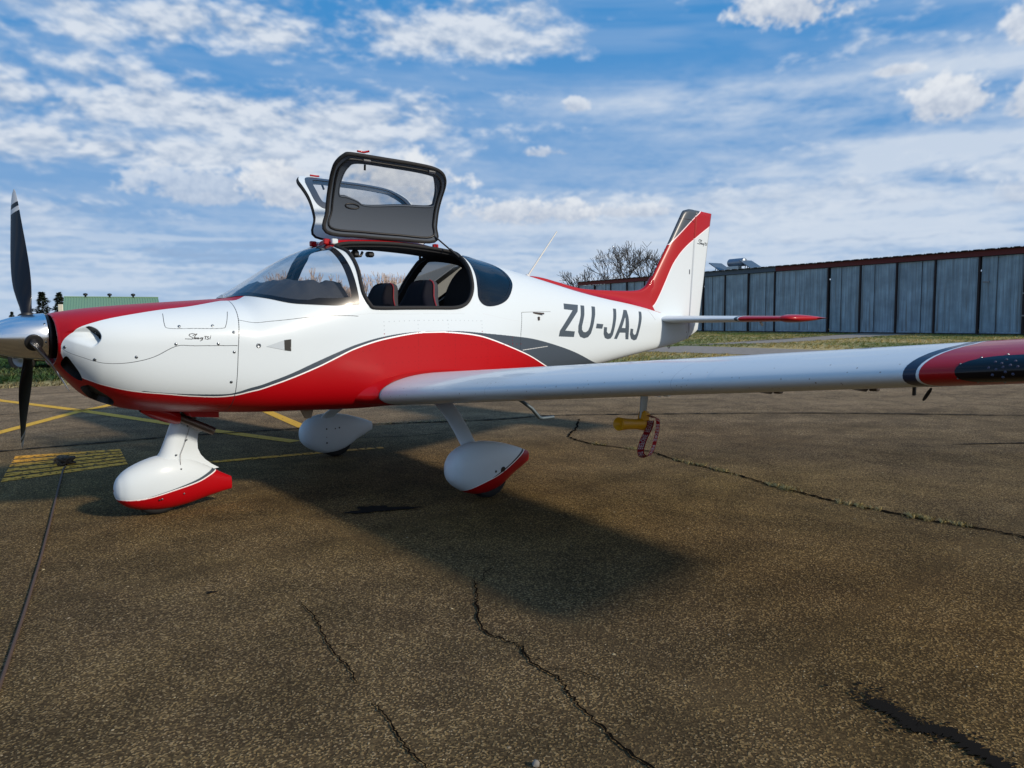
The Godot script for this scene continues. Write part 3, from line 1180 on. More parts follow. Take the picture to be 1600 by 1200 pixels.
func scatter(called: String, m: Mesh, spots: Array, label: String) -> void:
	var mm := MultiMesh.new()
	mm.transform_format = MultiMesh.TRANSFORM_3D
	mm.use_colors = true
	mm.mesh = m
	mm.instance_count = spots.size()
	for i in spots.size():
		var s: float = spots[i][1]
		mm.set_instance_transform(i, Transform3D(Basis(Vector3.UP, i * 2.399).scaled(Vector3(s, s, s)), spots[i][0]))
		mm.set_instance_color(i, spots[i][2])
	var o := MultiMeshInstance3D.new()
	o.name = numbered(called)
	o.multimesh = mm
	o.material_override = M.grass
	add_child(o, true)
	tag(o, label, "grass", "", "stuff")

func limb(mb: MB, from: Vector3, dir: Vector3, len: float, r: float, depth: int, rng: RandomNumberGenerator, spread: float, up: float, least: float) -> void:
	var path := [from]
	var d := dir
	var p := from
	var k := 3 if depth > 1 else 2
	for i in k:
		d = (d + Vector3(rng.randfn(0, 0.13), rng.randfn(0, 0.08) + up * 0.06, rng.randfn(0, 0.13))).normalized()
		p += d * len / k
		path.append(p)
	var radii := []
	for i in path.size():
		radii.append(maxf(least, lerpf(r, r * 0.62, float(i) / (path.size() - 1))))
	mb.tube(path, radii, 5 if depth > 3 else 3, false)
	if depth <= 0:
		return
	var n := 2 if rng.randf() < 0.45 else 3
	for i in n:
		var ax := Vector3(rng.randfn(0, 1), rng.randfn(0, 0.4), rng.randfn(0, 1)).normalized()
		var nd := (d + ax * spread * rng.randf_range(0.5, 1.15) + Vector3.UP * up * 0.12).normalized()
		limb(mb, p if i < 2 else path[path.size() - 2], nd, len * rng.randf_range(0.62, 0.88), r * 0.62, depth - 1, rng, spread, up, least)
	for i in (1 if depth > 1 else 0):
		var ax := Vector3(rng.randfn(0, 1), 0.3, rng.randfn(0, 1)).normalized()
		limb(mb, path[1], (d * 0.5 + ax).normalized(), len * 0.5, r * 0.4, depth - 2, rng, spread, up, least)

func bare_tree(label: String, at: Vector3, hgt: float, seed_: int, spread: float, up: float, depth: int, m: Material, least: float, group := "", fork := 3) -> Node3D:
	var rng := RandomNumberGenerator.new()
	rng.seed = seed_
	var o := thing("bare_tree", label, "tree", at, group)
	var tr := MB.new()
	var top := Vector3(0.1, hgt * 0.22, 0.05)
	tr.tube([Vector3(0, -0.2, 0), Vector3(0.04, hgt * 0.1, 0), top], [hgt * 0.026, hgt * 0.021, hgt * 0.019], 8, false)
	build("trunk", tr, m, o)
	var cr := MB.new()
	for i in fork:
		var a := TAU * i / fork + rng.randf()
		var d := Vector3(cos(a) * spread, 0.9, sin(a) * spread).normalized()
		limb(cr, top - Vector3(0, 0.1, 0), d, hgt * 0.25, hgt * 0.013, depth, rng, spread, up, least)
	build("crown", cr, m, o)
	return o

func conifer(label: String, at: Vector3, hgt: float, wid: float, seed_: int) -> void:
	var rng := RandomNumberGenerator.new()
	rng.seed = seed_
	var o := thing("pine_tree", label, "tree", at)
	var tr := MB.new()
	tr.tube([Vector3(0, -0.2, 0), Vector3(0, hgt * 0.9, 0)], [hgt * 0.022, hgt * 0.004], 7, false)
	build("trunk", tr, M.dark_bark, o)
	var mb := MB.new()
	for i in 1500:
		var u := pow(rng.randf(), 0.8)
		var y := hgt * lerpf(0.12, 1.0, u)
		var rr := wid * 0.5 * pow(1.0 - u, 0.75) * (0.72 + 0.28 * sin(u * 26.0 + sin(seed_ * 1.7)))
		var a := rng.randf() * TAU
		var lump := 0.8 + 0.28 * sin(a * 3.0 + u * 9.0 + seed_)
		var r := rr * lump * sqrt(rng.randf_range(0.15, 1.0))
		var p := Vector3(cos(a) * r, y - r * 0.12, sin(a) * r)
		var d := Vector3(cos(a), rng.randf_range(-0.35, 0.5), sin(a)).normalized()
		var s := hgt * rng.randf_range(0.035, 0.075)
		var t := Vector3(-sin(a), rng.randf_range(-0.5, 0.5), cos(a)).normalized() * s * 0.55
		var g := rng.randf_range(0.7, 1.25)
		mb.tint = Color(0.026 * g, 0.042 * g, 0.024 * g)
		var nn := (d + Vector3.UP * 0.6).normalized()
		var i0 := mb.vert(p + t, nn)
		var i1 := mb.vert(p - t, nn)
		var i2 := mb.vert(p + d * s * 1.2, nn)
		mb.tri(i0, i1, i2)
	build("crown", mb, M.leaf, o, true)

func sheeting(length: float, height: float, pitch: float, deep: float) -> MB:
	# ribbed sheet in the xy plane, ribs stand out along +z
	var mb := MB.new()
	var cut := PackedVector2Array()
	var m := maxi(2, roundi(length / pitch))
	for i in m:
		for q in [[0.0, 0.0], [0.58, 0.0], [0.68, 1.0], [0.90, 1.0]]:
			cut.append(Vector2((i + q[0]) * length / m, q[1] * deep))
	cut.append(Vector2(length, 0.0))
	for i in cut.size() - 1:
		var a := cut[i]
		var b := cut[i + 1]
		mb.flat([Vector3(a.x, 0, a.y), Vector3(b.x, 0, b.y), Vector3(b.x, height, b.y), Vector3(a.x, height, a.y)], Vector3(a.y - b.y, 0, b.x - a.x))
	return mb

func streak_tex(seed_: int) -> ImageTexture:
	var n := FastNoiseLite.new()
	n.seed = seed_
	n.frequency = 0.02
	n.fractal_octaves = 4
	var im := Image.create(256, 256, false, Image.FORMAT_RGB8)
	for y in 256:
		for x in 256:
			var v := n.get_noise_2d(x * 4.0, y * 0.25)
			var w := n.get_noise_2d(x * 1.0 + 500.0, y * 1.0)
			var r := n.get_noise_2d(x * 5.0 + 900.0, y * 0.12)
			var c := Color(0.70, 0.76, 0.80) * (1.0 + 0.17 * v + 0.12 * w)
			var rust := clampf((r - 0.16) * 4.0, 0, 1) * (0.45 + 0.5 * clampf(w + 0.4, 0, 1)) * (1.0 - y / 330.0)
			c = c.lerp(Color(0.42, 0.34, 0.29), rust * 0.62)
			im.set_pixel(x, y, Color(c.r, c.g, c.b))
	return ImageTexture.create_from_image(im)

func make_hangar() -> void:
	var d := Vector3(0.174, 0, -0.985).normalized()
	var b := Basis(d, Vector3.UP, d.cross(Vector3.UP))
	if b.z.x > 0.0:
		b = Basis(d, Vector3.UP, -b.z)
	var o := thing("corrugated_hangar", "long dark blue grey corrugated hangar with sliding door panels", "hangar", Vector3(54.39, 0, -9.49))
	# frame: along d, up, out towards the apron
	var f := Transform3D(b, Vector3.ZERO)
	var sheets := []
	for i in 3:
		var m := mat(lin(0.52, 0.585, 0.625), 0.55, 0.10)
		m.albedo_texture = streak_tex(60 + i)
		m.uv1_triplanar = true
		m.uv1_scale = Vector3(0.13, -0.17, 0.13)
		m.uv1_offset = Vector3(i * 0.37, 0.02, 0)
		sheets.append(m)
	var dark := mat(rgb(38, 26, 26), 0.8)
	var rust := mat(rgb(92, 32, 32), 0.75)
	var blue := mat(rgb(66, 82, 98), 0.6, 0.2)
	var cuts := [-8.3, -5.6, -2.75, 0.0, 2.73, 5.6, 8.38, 11.22, 13.98, 19.1, 21.93, 24.59, 27.3, 30.0, 32.8, 35.5, 38.3, 41.0, 43.9, 46.9]
	var meshes := {}
	for i in cuts.size() - 1:
		var w: float = cuts[i + 1] - cuts[i] - 0.11
		var key := snappedf(w, 0.1)
		if not meshes.has(key):
			meshes[key] = sheeting(w, 5.0, 0.21, 0.022).mesh()
		var p := put("door_panel", meshes[key], sheets[(i * 5 + i / 3) % 3], o)
		p.transform = f * Transform3D(Basis.IDENTITY, Vector3(cuts[i] + 0.055, 0.05, -0.06 - 0.07 * (i % 2)))
		if i % 2 == 1 or i == 6:
			var seam := MB.new()
			var at: float = cuts[i] + w * (0.36 if i % 4 == 1 else 0.62)
			seam.box(Vector3(at, 2.55, 0.005 - 0.07 * (i % 2)), Vector3(0.03, 4.95, 0.02))
			var sm := build("joint_strip", seam, dark, o)
			sm.transform = f
	for c in cuts:
		var mb := MB.new()
		mb.box(Vector3(c, 2.53, -0.02), Vector3(0.11, 5.04, 0.16))
		build("post", mb, dark, o).transform = f
	for q in [[-8.4, 19.0, rust], [19.0, 30.0, blue], [30.0, 47.0, rust]]:
		var mb := MB.new()
		mb.box(Vector3((q[0] + q[1]) / 2, 5.26, 0.02), Vector3(q[1] - q[0] - 0.01, 0.36, 0.12))
		build("fascia", mb, q[2], o).transform = f
	var roof := sheeting(55.6, 16.4, 0.25, 0.05)
	var rm := build("roof", roof, blue, o)
	rm.transform = f * Transform3D(Basis(Vector3.RIGHT, Vector3(0, -0.02, -1).normalized(), Vector3(0, 1, -0.02).normalized()), Vector3(-8.5, 5.47, 0.35))
	var mb := MB.new()
	for q in [[-8.35, 0.2], [46.95, 0.2]]:
		mb.box(Vector3(q[0], 2.55, -8.2), Vector3(0.2, 5.1, 15.8))
	mb.box(Vector3(19.3, 2.5, -16.0), Vector3(55.0, 5.0, 0.2))
	build("wall", mb, sheets[0], o).transform = f
	mb = MB.new()
	mb.box(Vector3(19.3, 0.02, 0.03), Vector3(55.3, 0.10, 0.1))
	build("door_rail", mb, dark, o).transform = f
	mb = MB.new()
	mb.box(Vector3.ZERO, Vector3(0.34, 0.05, 0.14))
	var cap := mb.mesh()
	for i in 70:
		put("roof_sheet_end", cap, dark, o).transform = f * Transform3D(Basis.IDENTITY, Vector3(-8.3 + i * 0.79, 5.50, 0.28))
	for q in [[0.55, 2.6], [0.55, 1.2], [2.95, 3.4]]:
		mb = MB.new()
		mb.box(Vector3(q[0] - 0.75, q[1], 0.14), Vector3(0.4, 0.09, 0.1), Basis.IDENTITY, 0.01)
		build("door_latch", mb, M.steel, o).transform = f

	# solar water heater on the roof
	var h := thing("solar_water_heater", "roof mounted solar water heater with drum and sloping collectors", "water heater", Vector3(54.39, 5.40, -9.49) + f * Vector3(25.6, 0, -2.6))
	var hx := Transform3D(b, Vector3.ZERO)
	mb = MB.new()
	mb.lathe([Vector2(-0.95, 0.0), Vector2(-0.94, 0.32), Vector2(-0.85, 0.38), Vector2(0.85, 0.38), Vector2(0.94, 0.32), Vector2(0.95, 0.0)], hx * Transform3D(Basis.IDENTITY, Vector3(0.0, 0.95, 0)), 24)
	build("tank", mb, mat(rgb(120, 132, 146), 0.35, 0.5), h)
	for q in [-1.75, 1.95]:
		mb = MB.new()
		mb.box(Vector3(q, 0.56, -0.1), Vector3(2.05, 0.08, 1.7), Basis(Vector3.BACK, 0.52), 0.01)
		build("collector", mb, mat(rgb(84, 96, 108), 0.3, 0.3), h).transform = hx
	mb = MB.new()
	mb.box(Vector3(-0.1, 0.36, 0.5), Vector3(1.4, 0.42, 0.5), Basis.IDENTITY, 0.02)
	build("control_box", mb, mat(rgb(190, 190, 182), 0.6), h).transform = hx
	for q in [-0.9, 2.75]:
		mb = MB.new()
		mb.tube([Vector3(q - 0.25, 0.0, -0.2), Vector3(q, 1.0, -0.25)], [0.035], 6)
		mb.tube([Vector3(q + 0.25, 0.0, -0.2), Vector3(q, 1.0, -0.25)], [0.035], 6)
		build("stand_leg", mb, dark, h).transform = hx

func make_background() -> void:
	# bare trees behind the hangar
	bare_tree("wide bare grey tree standing tallest behind the hangar roof", Vector3(84.6, 0, -65.5), 12.6, 4, 0.85, 0.8, 5, M.bark, 0.028, "", 6)
	bare_tree("low bare tree left of the wide tall one behind the hangar", Vector3(80.6, 0, -70.0), 9.0, 12, 0.7, 0.7, 5, M.bark, 0.030, "", 4)
	# far row seen through the cabin
	var rng := RandomNumberGenerator.new()
	rng.seed = 17
	var protos := []
	for i in 3:
		protos.append(bare_tree("slim bare tree in the far row seen through the cabin windows", Vector3(46.4 + i * 0.9, 0, -101.6 + i * 0.8), 7.9, 100 + i, 0.30, 2.0, 4, M.pink_bark, 0.030, "far row of bare trees", 4))
	for i in 30:
		var c: Node3D = copy(protos[i % 3])
		var t := (i + 1.0) / 30.0
		c.position = Vector3(lerpf(47.5, 74.0, t) + rng.randf_range(-2, 3), 0, lerpf(-101.0, -77.5, t) - rng.randf_range(0, 5))
		c.rotation.y = rng.randf() * TAU
		c.scale = Vector3.ONE * rng.randf_range(0.75, 1.12)
	conifer("dark pine between the blade and the next pine", Vector3(27.9, 0, -170.8), 7.5, 6.2, 1)
	conifer("dark pine nearest to the green roofed shed", Vector3(30.6, 0, -169.0), 7.4, 5.4, 2)
	conifer("dark pine partly hidden behind the upright propeller blade", Vector3(25.4, 0, -172.5), 6.6, 4.4, 3)
	conifer("small dark pine above the spinner, nearest the left picture edge", Vector3(17.6, 0, -152.0), 3.2, 3.2, 4)
	conifer("small dark pine above the middle of the spinner", Vector3(20.0, 0, -151.0), 3.3, 2.3, 5)
	conifer("round dark evergreen seen through the windscreen", Vector3(33.2, 0, -58.2), 4.7, 3.6, 6)

	# green roofed shed
	var sh := thing("green_roofed_shed", "low building with green corrugated roof and three ridge vents", "building", Vector3(16.3, 0, -87.2))
	var d := Vector3(0.974, 0, 0.225).normalized()
	var out := Vector3(-d.z, 0, d.x)
	if out.z < 0:
		out = -out
	var b := Basis(d, Vector3.UP, out)
	var green := mat(rgb(104, 138, 112), 0.6)
	var down := (out * 4.6 - Vector3.UP * 1.55)
	var ro := build("roof", sheeting(9.1, down.length(), 0.25, 0.04), green, sh)
	ro.transform = Transform3D(Basis(d, down.normalized(), -d.cross(down.normalized()) if (d.cross(down.normalized())).y < 0 else d.cross(down.normalized())), Vector3(0, 4.02, 0))
	var back := (-out * 4.6 - Vector3.UP * 1.55)
	ro = build("roof", sheeting(9.1, back.length(), 0.25, 0.04), green, sh)
	ro.transform = Transform3D(Basis(d, back.normalized(), -d.cross(back.normalized()) if (d.cross(back.normalized())).y < 0 else d.cross(back.normalized())), Vector3(0, 4.02, 0))
	var mb := MB.new()
	mb.prism(PackedVector2Array([Vector2(-4.3, 0), Vector2(4.3, 0), Vector2(4.3, 2.5), Vector2(0, 3.94), Vector2(-4.3, 2.5)]), Transform3D(Basis(out, Vector3.UP, -d), Vector3.ZERO), -8.95, -0.15)
	build("wall", mb, mat(rgb(168, 166, 150), 0.8), sh)
	mb = MB.new()
	mb.box(b * Vector3(4.55, 4.05, 0), Vector3(9.15, 0.09, 0.3), b)
	build("ridge_cap", mb, green, sh)
	for t in [2.0, 4.3, 6.6]:
		mb = MB.new()
		mb.lathe([Vector2(0, 0.10), Vector2(0.18, 0.10), Vector2(0.2, 0.2), Vector2(0.3, 0.24), Vector2(0.4, 0.2), Vector2(0.46, 0.0)], Transform3D(Basis(Vector3.UP, Vector3.RIGHT, Vector3.FORWARD), b * Vector3(t, 4.0, 0.1)), 12)
		build("ridge_vent", mb, M.black, sh)

	var po := thing("notice_board", "narrow pale upright board left of the green roofed shed", "board", Vector3(11.8, 0, -64.4))
	mb = MB.new()
	mb.box(Vector3(0, 1.95, 0), Vector3(0.36, 1.55, 0.08), Basis(Vector3.UP, -0.7), 0.015)
	build("board", mb, mat(rgb(214, 208, 190), 0.7), po)
	mb = MB.new()
	mb.tube([Vector3(0, -0.1, -0.05), Vector3(0, 1.6, -0.05)], [0.05], 8)
	build("post", mb, M.steel, po)

	# pale hangar seen through the cabin
	var ph := thing("pale_hangar", "pale ribbed hangar with light roof seen through the cabin", "hangar", Vector3(32.1, 0, -44.0))
	d = Vector3(4.46, 0, -9.44).normalized()
	out = Vector3(d.z, 0, -d.x)
	if out.x > 0:
		out = -out
	b = Basis(d, Vector3.UP, out)
	var pale := mat(lin(0.66, 0.65, 0.60), 0.6)
	var wl := build("wall", sheeting(68.0, 3.4, 0.34, 0.10), pale, ph)
	wl.transform = Transform3D(b, d * -8.0)
	mb = MB.new()
	for i in 136:
		mb.box(b * Vector3(-7.85 + i * 0.5, 1.7, 0.10), Vector3(0.07, 3.4, 0.06), b)
	build("rib", mb, mat(rgb(96, 92, 88), 0.7), ph).set_meta("kind", "stuff")
	mb = MB.new()
	mb.box(b * Vector3(26.0, 3.45, 0.16), Vector3(68.2, 0.14, 0.16), b)
	build("gutter", mb, M.black, ph)
	var up := (-out * 2.4 + Vector3.UP * 1.75)
	ro = build("roof", sheeting(68.2, up.length(), 0.4, 0.05), mat(lin(0.55, 0.54, 0.50), 0.7), ph)
	ro.transform = Transform3D(Basis(d, up.normalized(), d.cross(up.normalized()) if d.cross(up.normalized()).y > 0 else -d.cross(up.normalized())), d * -8.1 + Vector3.UP * 3.56 + out * 0.2)
	mb = MB.new()
	mb.prism(PackedVector2Array([Vector2(-0.1, 0), Vector2(-4.8, 0), Vector2(-4.8, 3.4), Vector2(-2.3, 5.05), Vector2(-0.1, 3.4)]), Transform3D(Basis(out, Vector3.UP, d), Vector3.ZERO), -7.9, 59.9)
	build("wall", mb, pale, ph)

	make_car()

func make_car() -> void:
	var d := Vector3(0.753, 0, 0.658)
	var out := Vector3(-0.658, 0, 0.753)
	var o := thing("parked_car", "dark car parked on the grass behind the spinner", "car", Vector3(2.37, -0.03, -17.64))
	var b := Basis(d, Vector3.UP, out)
	var paint := coat(rgb(24, 26, 30), 0.3, 0.8)
	var rows := []
	var prof := [[-0.62, 0.42, 0.62, 0.70], [-0.55, 0.30, 0.72, 0.80], [-0.2, 0.24, 0.82, 0.86], [0.5, 0.22, 0.93, 0.88], [1.6, 0.22, 0.97, 0.88], [2.6, 0.22, 0.96, 0.88], [3.05, 0.28, 0.92, 0.84], [3.2, 0.40, 0.80, 0.74]]
	for p in prof:
		var row := PackedVector3Array()
		for k in 28:
			var a := TAU * k / 28
			var c := cos(a)
			var s := sin(a)
			row.append(b * Vector3(p[0], (p[1] + p[2]) / 2 + (p[2] - p[1]) / 2 * signf(s) * pow(absf(s), 0.5), -0.85 + p[3] * signf(c) * pow(absf(c), 0.5)))
		rows.append(row)
	var mb := MB.new()
	mb.grid(rows, false, true)
	mb.flat(Array(rows[0]), -d)
	mb.flat(Array(rows[rows.size() - 1]), d)
	build("body", mb, paint, o)
	mb = MB.new()
	mb.prism(PackedVector2Array([Vector2(0.45, 0.9), Vector2(1.15, 1.36), Vector2(2.4, 1.38), Vector2(3.0, 0.9)]), Transform3D(b, Vector3.ZERO), -1.55, -0.15)
	build("cabin", mb, paint, o)
	mb = MB.new()
	mb.prism(PackedVector2Array([Vector2(0.72, 0.95), Vector2(1.2, 1.29), Vector2(1.7, 1.31), Vector2(1.7, 0.95)]), Transform3D(b, Vector3.ZERO), -0.148, -0.14)
	build("window", mb, M.frit, o)
	mb = MB.new()
	mb.prism(PackedVector2Array([Vector2(1.78, 0.95), Vector2(1.78, 1.31), Vector2(2.36, 1.31), Vector2(2.7, 0.95)]), Transform3D(b, Vector3.ZERO), -0.148, -0.14)
	build("window", mb, M.frit, o)
	for x in [0.0, 2.5]:
		for z in [-0.1, -1.6]:
			var w := MB.new()
			w.lathe([Vector2(-0.1, 0.2), Vector2(-0.1, 0.30), Vector2(-0.06, 0.325), Vector2(0.06, 0.325), Vector2(0.1, 0.30), Vector2(0.1, 0.2)], Transform3D(Basis(out, Vector3.UP, -d), b * Vector3(x, 0.32, z)), 24)
			var t := build("wheel", w, M.rubber, o)
			var r := MB.new()
			r.lathe([Vector2(-0.08, 0.0), Vector2(-0.08, 0.205), Vector2(0.06, 0.21), Vector2(0.085, 0.2), Vector2(0.05, 0.16), Vector2(0.06, 0.05), Vector2(0.07, 0.0)], Transform3D(Basis(out, Vector3.UP, -d), b * Vector3(x, 0.32, z)), 20)
			build("rim", r, M.steel, t)

func make_cable() -> void:
	var rng := RandomNumberGenerator.new()
	rng.seed = 41
	var o := thing("tie_down_cable", "taut rusty brown tie down cable running across the apron", "cable", Vector3(0.5, 0, -2.0))
	var path := []
	for q in curve(pts([0.50, -2.08, 0.42, -1.77, -0.03, 0.27, -0.27, 1.31, -0.45, 2.05, -0.75, 3.3]), 14):
		path.append(Vector3(q.x - 0.5, 0.009 + 0.001 * sin(q.y * 9.0), q.y + 2.0))
	var mb := MB.new()
	mb.tube(path, [0.0065], 8)
	build("cable", mb, mat(rgb(74, 56, 46), 0.85), o)
	var k := thing("rope_knot", "frayed knotted rope lying on the worn yellow stripes", "rope", Vector3(0.53, 0, -2.22))
	for s in 5:
		var pth := []
		var c := Vector3(rng.randf_range(-0.03, 0.03), 0.0, rng.randf_range(-0.12, 0.12))
		for i in 26:
			var a := i * 0.55 + s * 1.3
			pth.append(c + Vector3(cos(a) * (0.032 + 0.02 * sin(i * 1.7 + s)), 0.032 + 0.024 * sin(i * 0.9 + s * 2.0), sin(a) * (0.055 + 0.03 * cos(i * 1.1))))
		mb = MB.new()
		mb.tube(pth, [0.012], 6)
		build("strand", mb, mat(rgb(112, 92, 70), 0.95) if s % 2 else mat(rgb(70, 58, 46), 0.95), k)
	for q in [[0.845, 1180.0]]:
		pass
	var st := MB.new()
	st.lathe([Vector2(-0.011, 0.0), Vector2(-0.007, 0.008), Vector2(0.002, 0.011), Vector2(0.008, 0.007), Vector2(0.011, 0.0)], Transform3D(Basis(Vector3(0.9, 0.2, 0.3).normalized(), 0.4), Vector3.ZERO), 7)
	var peb := build("pebble", st, mat(rgb(120, 116, 108), 0.9))
	peb.position = Vector3(0.555, 0.007, 3.49)
	tag(peb, "small grey pebble on the asphalt near the long crack", "pebble")

# ---------------------------------------------------------------- the aeroplane
const BORDER := [0.969, 0.157, 0.774, 0.2178, 0.592, 0.2413, 0.42, 0.2752, 0.29, 0.3136, 0.199, 0.3611, 0.141, 0.4214, 0.108, 0.4944, 0.1, 0.5613, 0.114, 0.6376, 0.144, 0.6987, 0.185, 0.717, 0.247, 0.6818, 0.389, 0.6639, 0.542, 0.6554, 0.707, 0.6584, 0.844, 0.6573, 0.948, 0.6454,
	1.054, 0.6218, 1.243, 0.5959, 1.45, 0.5733, 1.671, 0.5402, 1.907, 0.5173, 2.161, 0.5023, 2.321, 0.5007, 2.434, 0.5016, 2.676, 0.5124, 2.873, 0.5321, 3.092, 0.5644, 3.329, 0.6138, 3.557, 0.6831]
const GREY_UP := [0.463, 0.6508, 0.705, 0.6486, 0.876, 0.644, 0.946, 0.6338, 1.052, 0.6058, 1.243, 0.5791, 1.451, 0.553, 1.672, 0.5273, 1.907, 0.5087, 2.109, 0.4993, 2.321, 0.4974, 2.553, 0.4987, 2.805, 0.5073, 3.093, 0.5135, 3.41, 0.5332, 3.763, 0.5854, 4.062, 0.6616, 4.45, 0.8082]
var wind_poly: PackedVector2Array
var door_poly: PackedVector2Array
var qwin_poly: PackedVector2Array
var pane_poly: PackedVector2Array
var inlet_a: PackedVector2Array
var inlet_b: PackedVector2Array

func script_logo(p: Paint, o: Vector2, ex: Vector2, ey: Vector2, w: float) -> void:
	# strokes in a box of 1600 x 800; o is its corner, ex and ey its edges
	for s in [[650, 320, 540, 300, 430, 325, 400, 370, 450, 420, 530, 450, 555, 495, 530, 530, 250, 522], [560, 385, 650, 340, 735, 310, 660, 390, 610, 470, 600, 530], [610, 520, 680, 460, 660, 530, 740, 465, 730, 530, 800, 465, 790, 530, 840, 500],
		[985, 470, 900, 470, 870, 510, 920, 525, 985, 465, 950, 560, 870, 605], [1040, 410, 1150, 415], [1095, 415, 1075, 530], [1230, 420, 1170, 430, 1180, 470, 1220, 490, 1200, 530, 1130, 530], [1300, 430, 1270, 530], [1310, 400, 1316, 390]]:
		var q := []
		for a in pts(s):
			q.append(o + ex * (a.x / 1600.0) + ey * (a.y / 800.0))
		p.line(q, w, Color(0.13, 0.15, 0.17))

func livery(p: Paint, front: bool) -> void:
	var b := curve(pts(BORDER), 6)
	var cut := 8 * 6
	var top := [Vector2(0, 0), Vector2(1.2, 0), Vector2(1.14, 0.15)]
	var low := []
	for i in b.size():
		if i <= cut:
			top.append(b[i])
		if i >= cut:
			low.append(b[i])
	top.append(Vector2(0, 0.56))
	var line := low.duplicate()
	low.append_array([Vector2(3.75, 0.79), Vector2(3.95, 1.0), Vector2(0, 1.0), Vector2(0, 0.56)])
	var g := Array(curve(pts(GREY_UP), 6))
	g.append_array([Vector2(4.8, 1.0), Vector2(0.3, 1.0), Vector2(0.44, 0.66)])
	p.fill([g], GREY)
	p.fill([low], RED)
	p.fill([top], RED)
	p.line(line, 0.009, Color(0.93, 0.93, 0.93))
	p.fill([[Vector2(1.70, 0), Vector2(1.70, 0.10), Vector2(2.82, 0.095), Vector2(2.82, 0)]], RED)
	p.fill([[Vector2(3.45, 0), Vector2(3.614, 0.085), Vector2(4.158, 0.125), Vector2(4.689, 0.133), Vector2(5.26, 0.10), Vector2(5.5, 0.13), Vector2(5.7, 0)]], RED)
	p.line(curve(pts([1.015, 0.159, 0.985, 0.312, 0.959, 0.4226, 0.945, 0.5475, 0.937, 0.6457, 0.93, 0.8]), 5), 0.0035, LINE)
	if front:
		p.line(curve(pts([0.109, 0.5583, 0.136, 0.566, 0.239, 0.5533, 0.295, 0.546, 0.382, 0.5273, 0.506, 0.4928, 0.621, 0.4464, 0.72, 0.4455, 0.949, 0.4475]), 5), 0.0035, LINE)
		p.line(curve(pts([0.591, 0.2797, 0.578, 0.35, 0.599, 0.3697, 0.72, 0.3735, 0.868, 0.377, 0.9, 0.3637, 0.937, 0.2907]), 5), 0.003, LINE)
	else:
		p.line(pts([0.98, 0.3407, 1.346, 0.3857, 1.727, 0.43]), 0.003, LINE)
		p.line(pts([1.727, 0.425, 2.1, 0.436, 2.6, 0.434]), 0.0015, Color(0.72, 0.75, 0.77))
		p.line(pts([3.226, 0.4025, 3.2, 0.4986, 3.192, 0.5723]), 0.004, LINE)
		p.line(pts([3.226, 0.4025, 3.609, 0.3781]), 0.004, Color(0.45, 0.46, 0.46))
		p.line(pts([3.223, 0.5791, 3.547, 0.5697]), 0.006, Color(0.75, 0.76, 0.76))
		p.line(pts([5.252, 0.1708, 5.28, 0.25, 5.323, 0.3279]), 0.003, LINE)
		p.line(pts([3.9, 0.42, 5.2, 0.44]), 0.0015, Color(0.70, 0.73, 0.75))
		p.line(pts([2.78, 0.43, 3.19, 0.446]), 0.0015, Color(0.75, 0.77, 0.79))
		var riv := Color(0.64, 0.68, 0.71)
		var rivr := Color(0.50, 0.0, 0.03)
		for i in 22:
			p.dot(Vector2(1.911 + i * 0.04, 0.459), 0.0034, riv)
		for x in [1.911, 2.18, 2.438, 2.762]:
			for i in 7:
				p.dot(Vector2(x, 0.459 + i * 0.0135), 0.0034, riv if i < 3 else rivr)
		for i in 30:
			p.dot(Vector2(1.75 + i * 0.05, 0.55), 0.0034, rivr)
			p.dot(Vector2(1.85 + i * 0.05, 0.60), 0.0034, rivr)
		for x in [2.18, 2.5, 2.82, 3.1]:
			for i in 9:
				p.dot(Vector2(x, 0.52 + i * 0.013), 0.0034, rivr)

func registration(p: Paint) -> void:
	var ink := Color(0.27, 0.31, 0.35)
	p.fill([pts([3.832, 0.308, 4.049, 0.295, 4.013, 0.349, 3.794, 0.483, 3.936, 0.488, 3.922, 0.525, 3.699, 0.518, 3.716, 0.485, 3.939, 0.346, 3.812, 0.349])], ink)
	p.fill([pts([4.087, 0.294, 4.146, 0.29, 4.107, 0.368, 4.048, 0.453, 4.047, 0.476, 4.069, 0.492, 4.105, 0.494, 4.141, 0.482, 4.171, 0.451, 4.221, 0.365, 4.261, 0.282, 4.317, 0.28, 4.283, 0.351, 4.227, 0.446, 4.187, 0.504, 4.141, 0.531, 4.078, 0.538, 4.015, 0.525, 3.986, 0.494, 3.991, 0.451, 4.046, 0.376])], ink)
	p.fill([pts([4.285, 0.426, 4.392, 0.429, 4.369, 0.468, 4.266, 0.465])], ink)
	p.fill([pts([4.61, 0.264, 4.66, 0.262, 4.623, 0.356, 4.574, 0.464, 4.545, 0.528, 4.507, 0.558, 4.459, 0.561, 4.411, 0.548, 4.39, 0.512, 4.398, 0.453, 4.45, 0.455, 4.444, 0.493, 4.468, 0.512, 4.501, 0.508, 4.526, 0.463, 4.57, 0.359])], ink)
	p.fill([pts([4.784, 0.258, 4.837, 0.255, 4.835, 0.336, 4.811, 0.589, 4.759, 0.583, 4.758, 0.514, 4.662, 0.509, 4.613, 0.57, 4.563, 0.564, 4.715, 0.357]), pts([4.697, 0.462, 4.758, 0.464, 4.777, 0.353, 4.77, 0.353])], ink)
	p.fill([pts([5.052, 0.238, 5.099, 0.235, 5.069, 0.336, 5.031, 0.436, 4.987, 0.551, 4.957, 0.602, 4.911, 0.61, 4.858, 0.586, 4.837, 0.536, 4.85, 0.469, 4.898, 0.476, 4.891, 0.519, 4.914, 0.546, 4.945, 0.535, 4.977, 0.452, 5.013, 0.349])], ink)

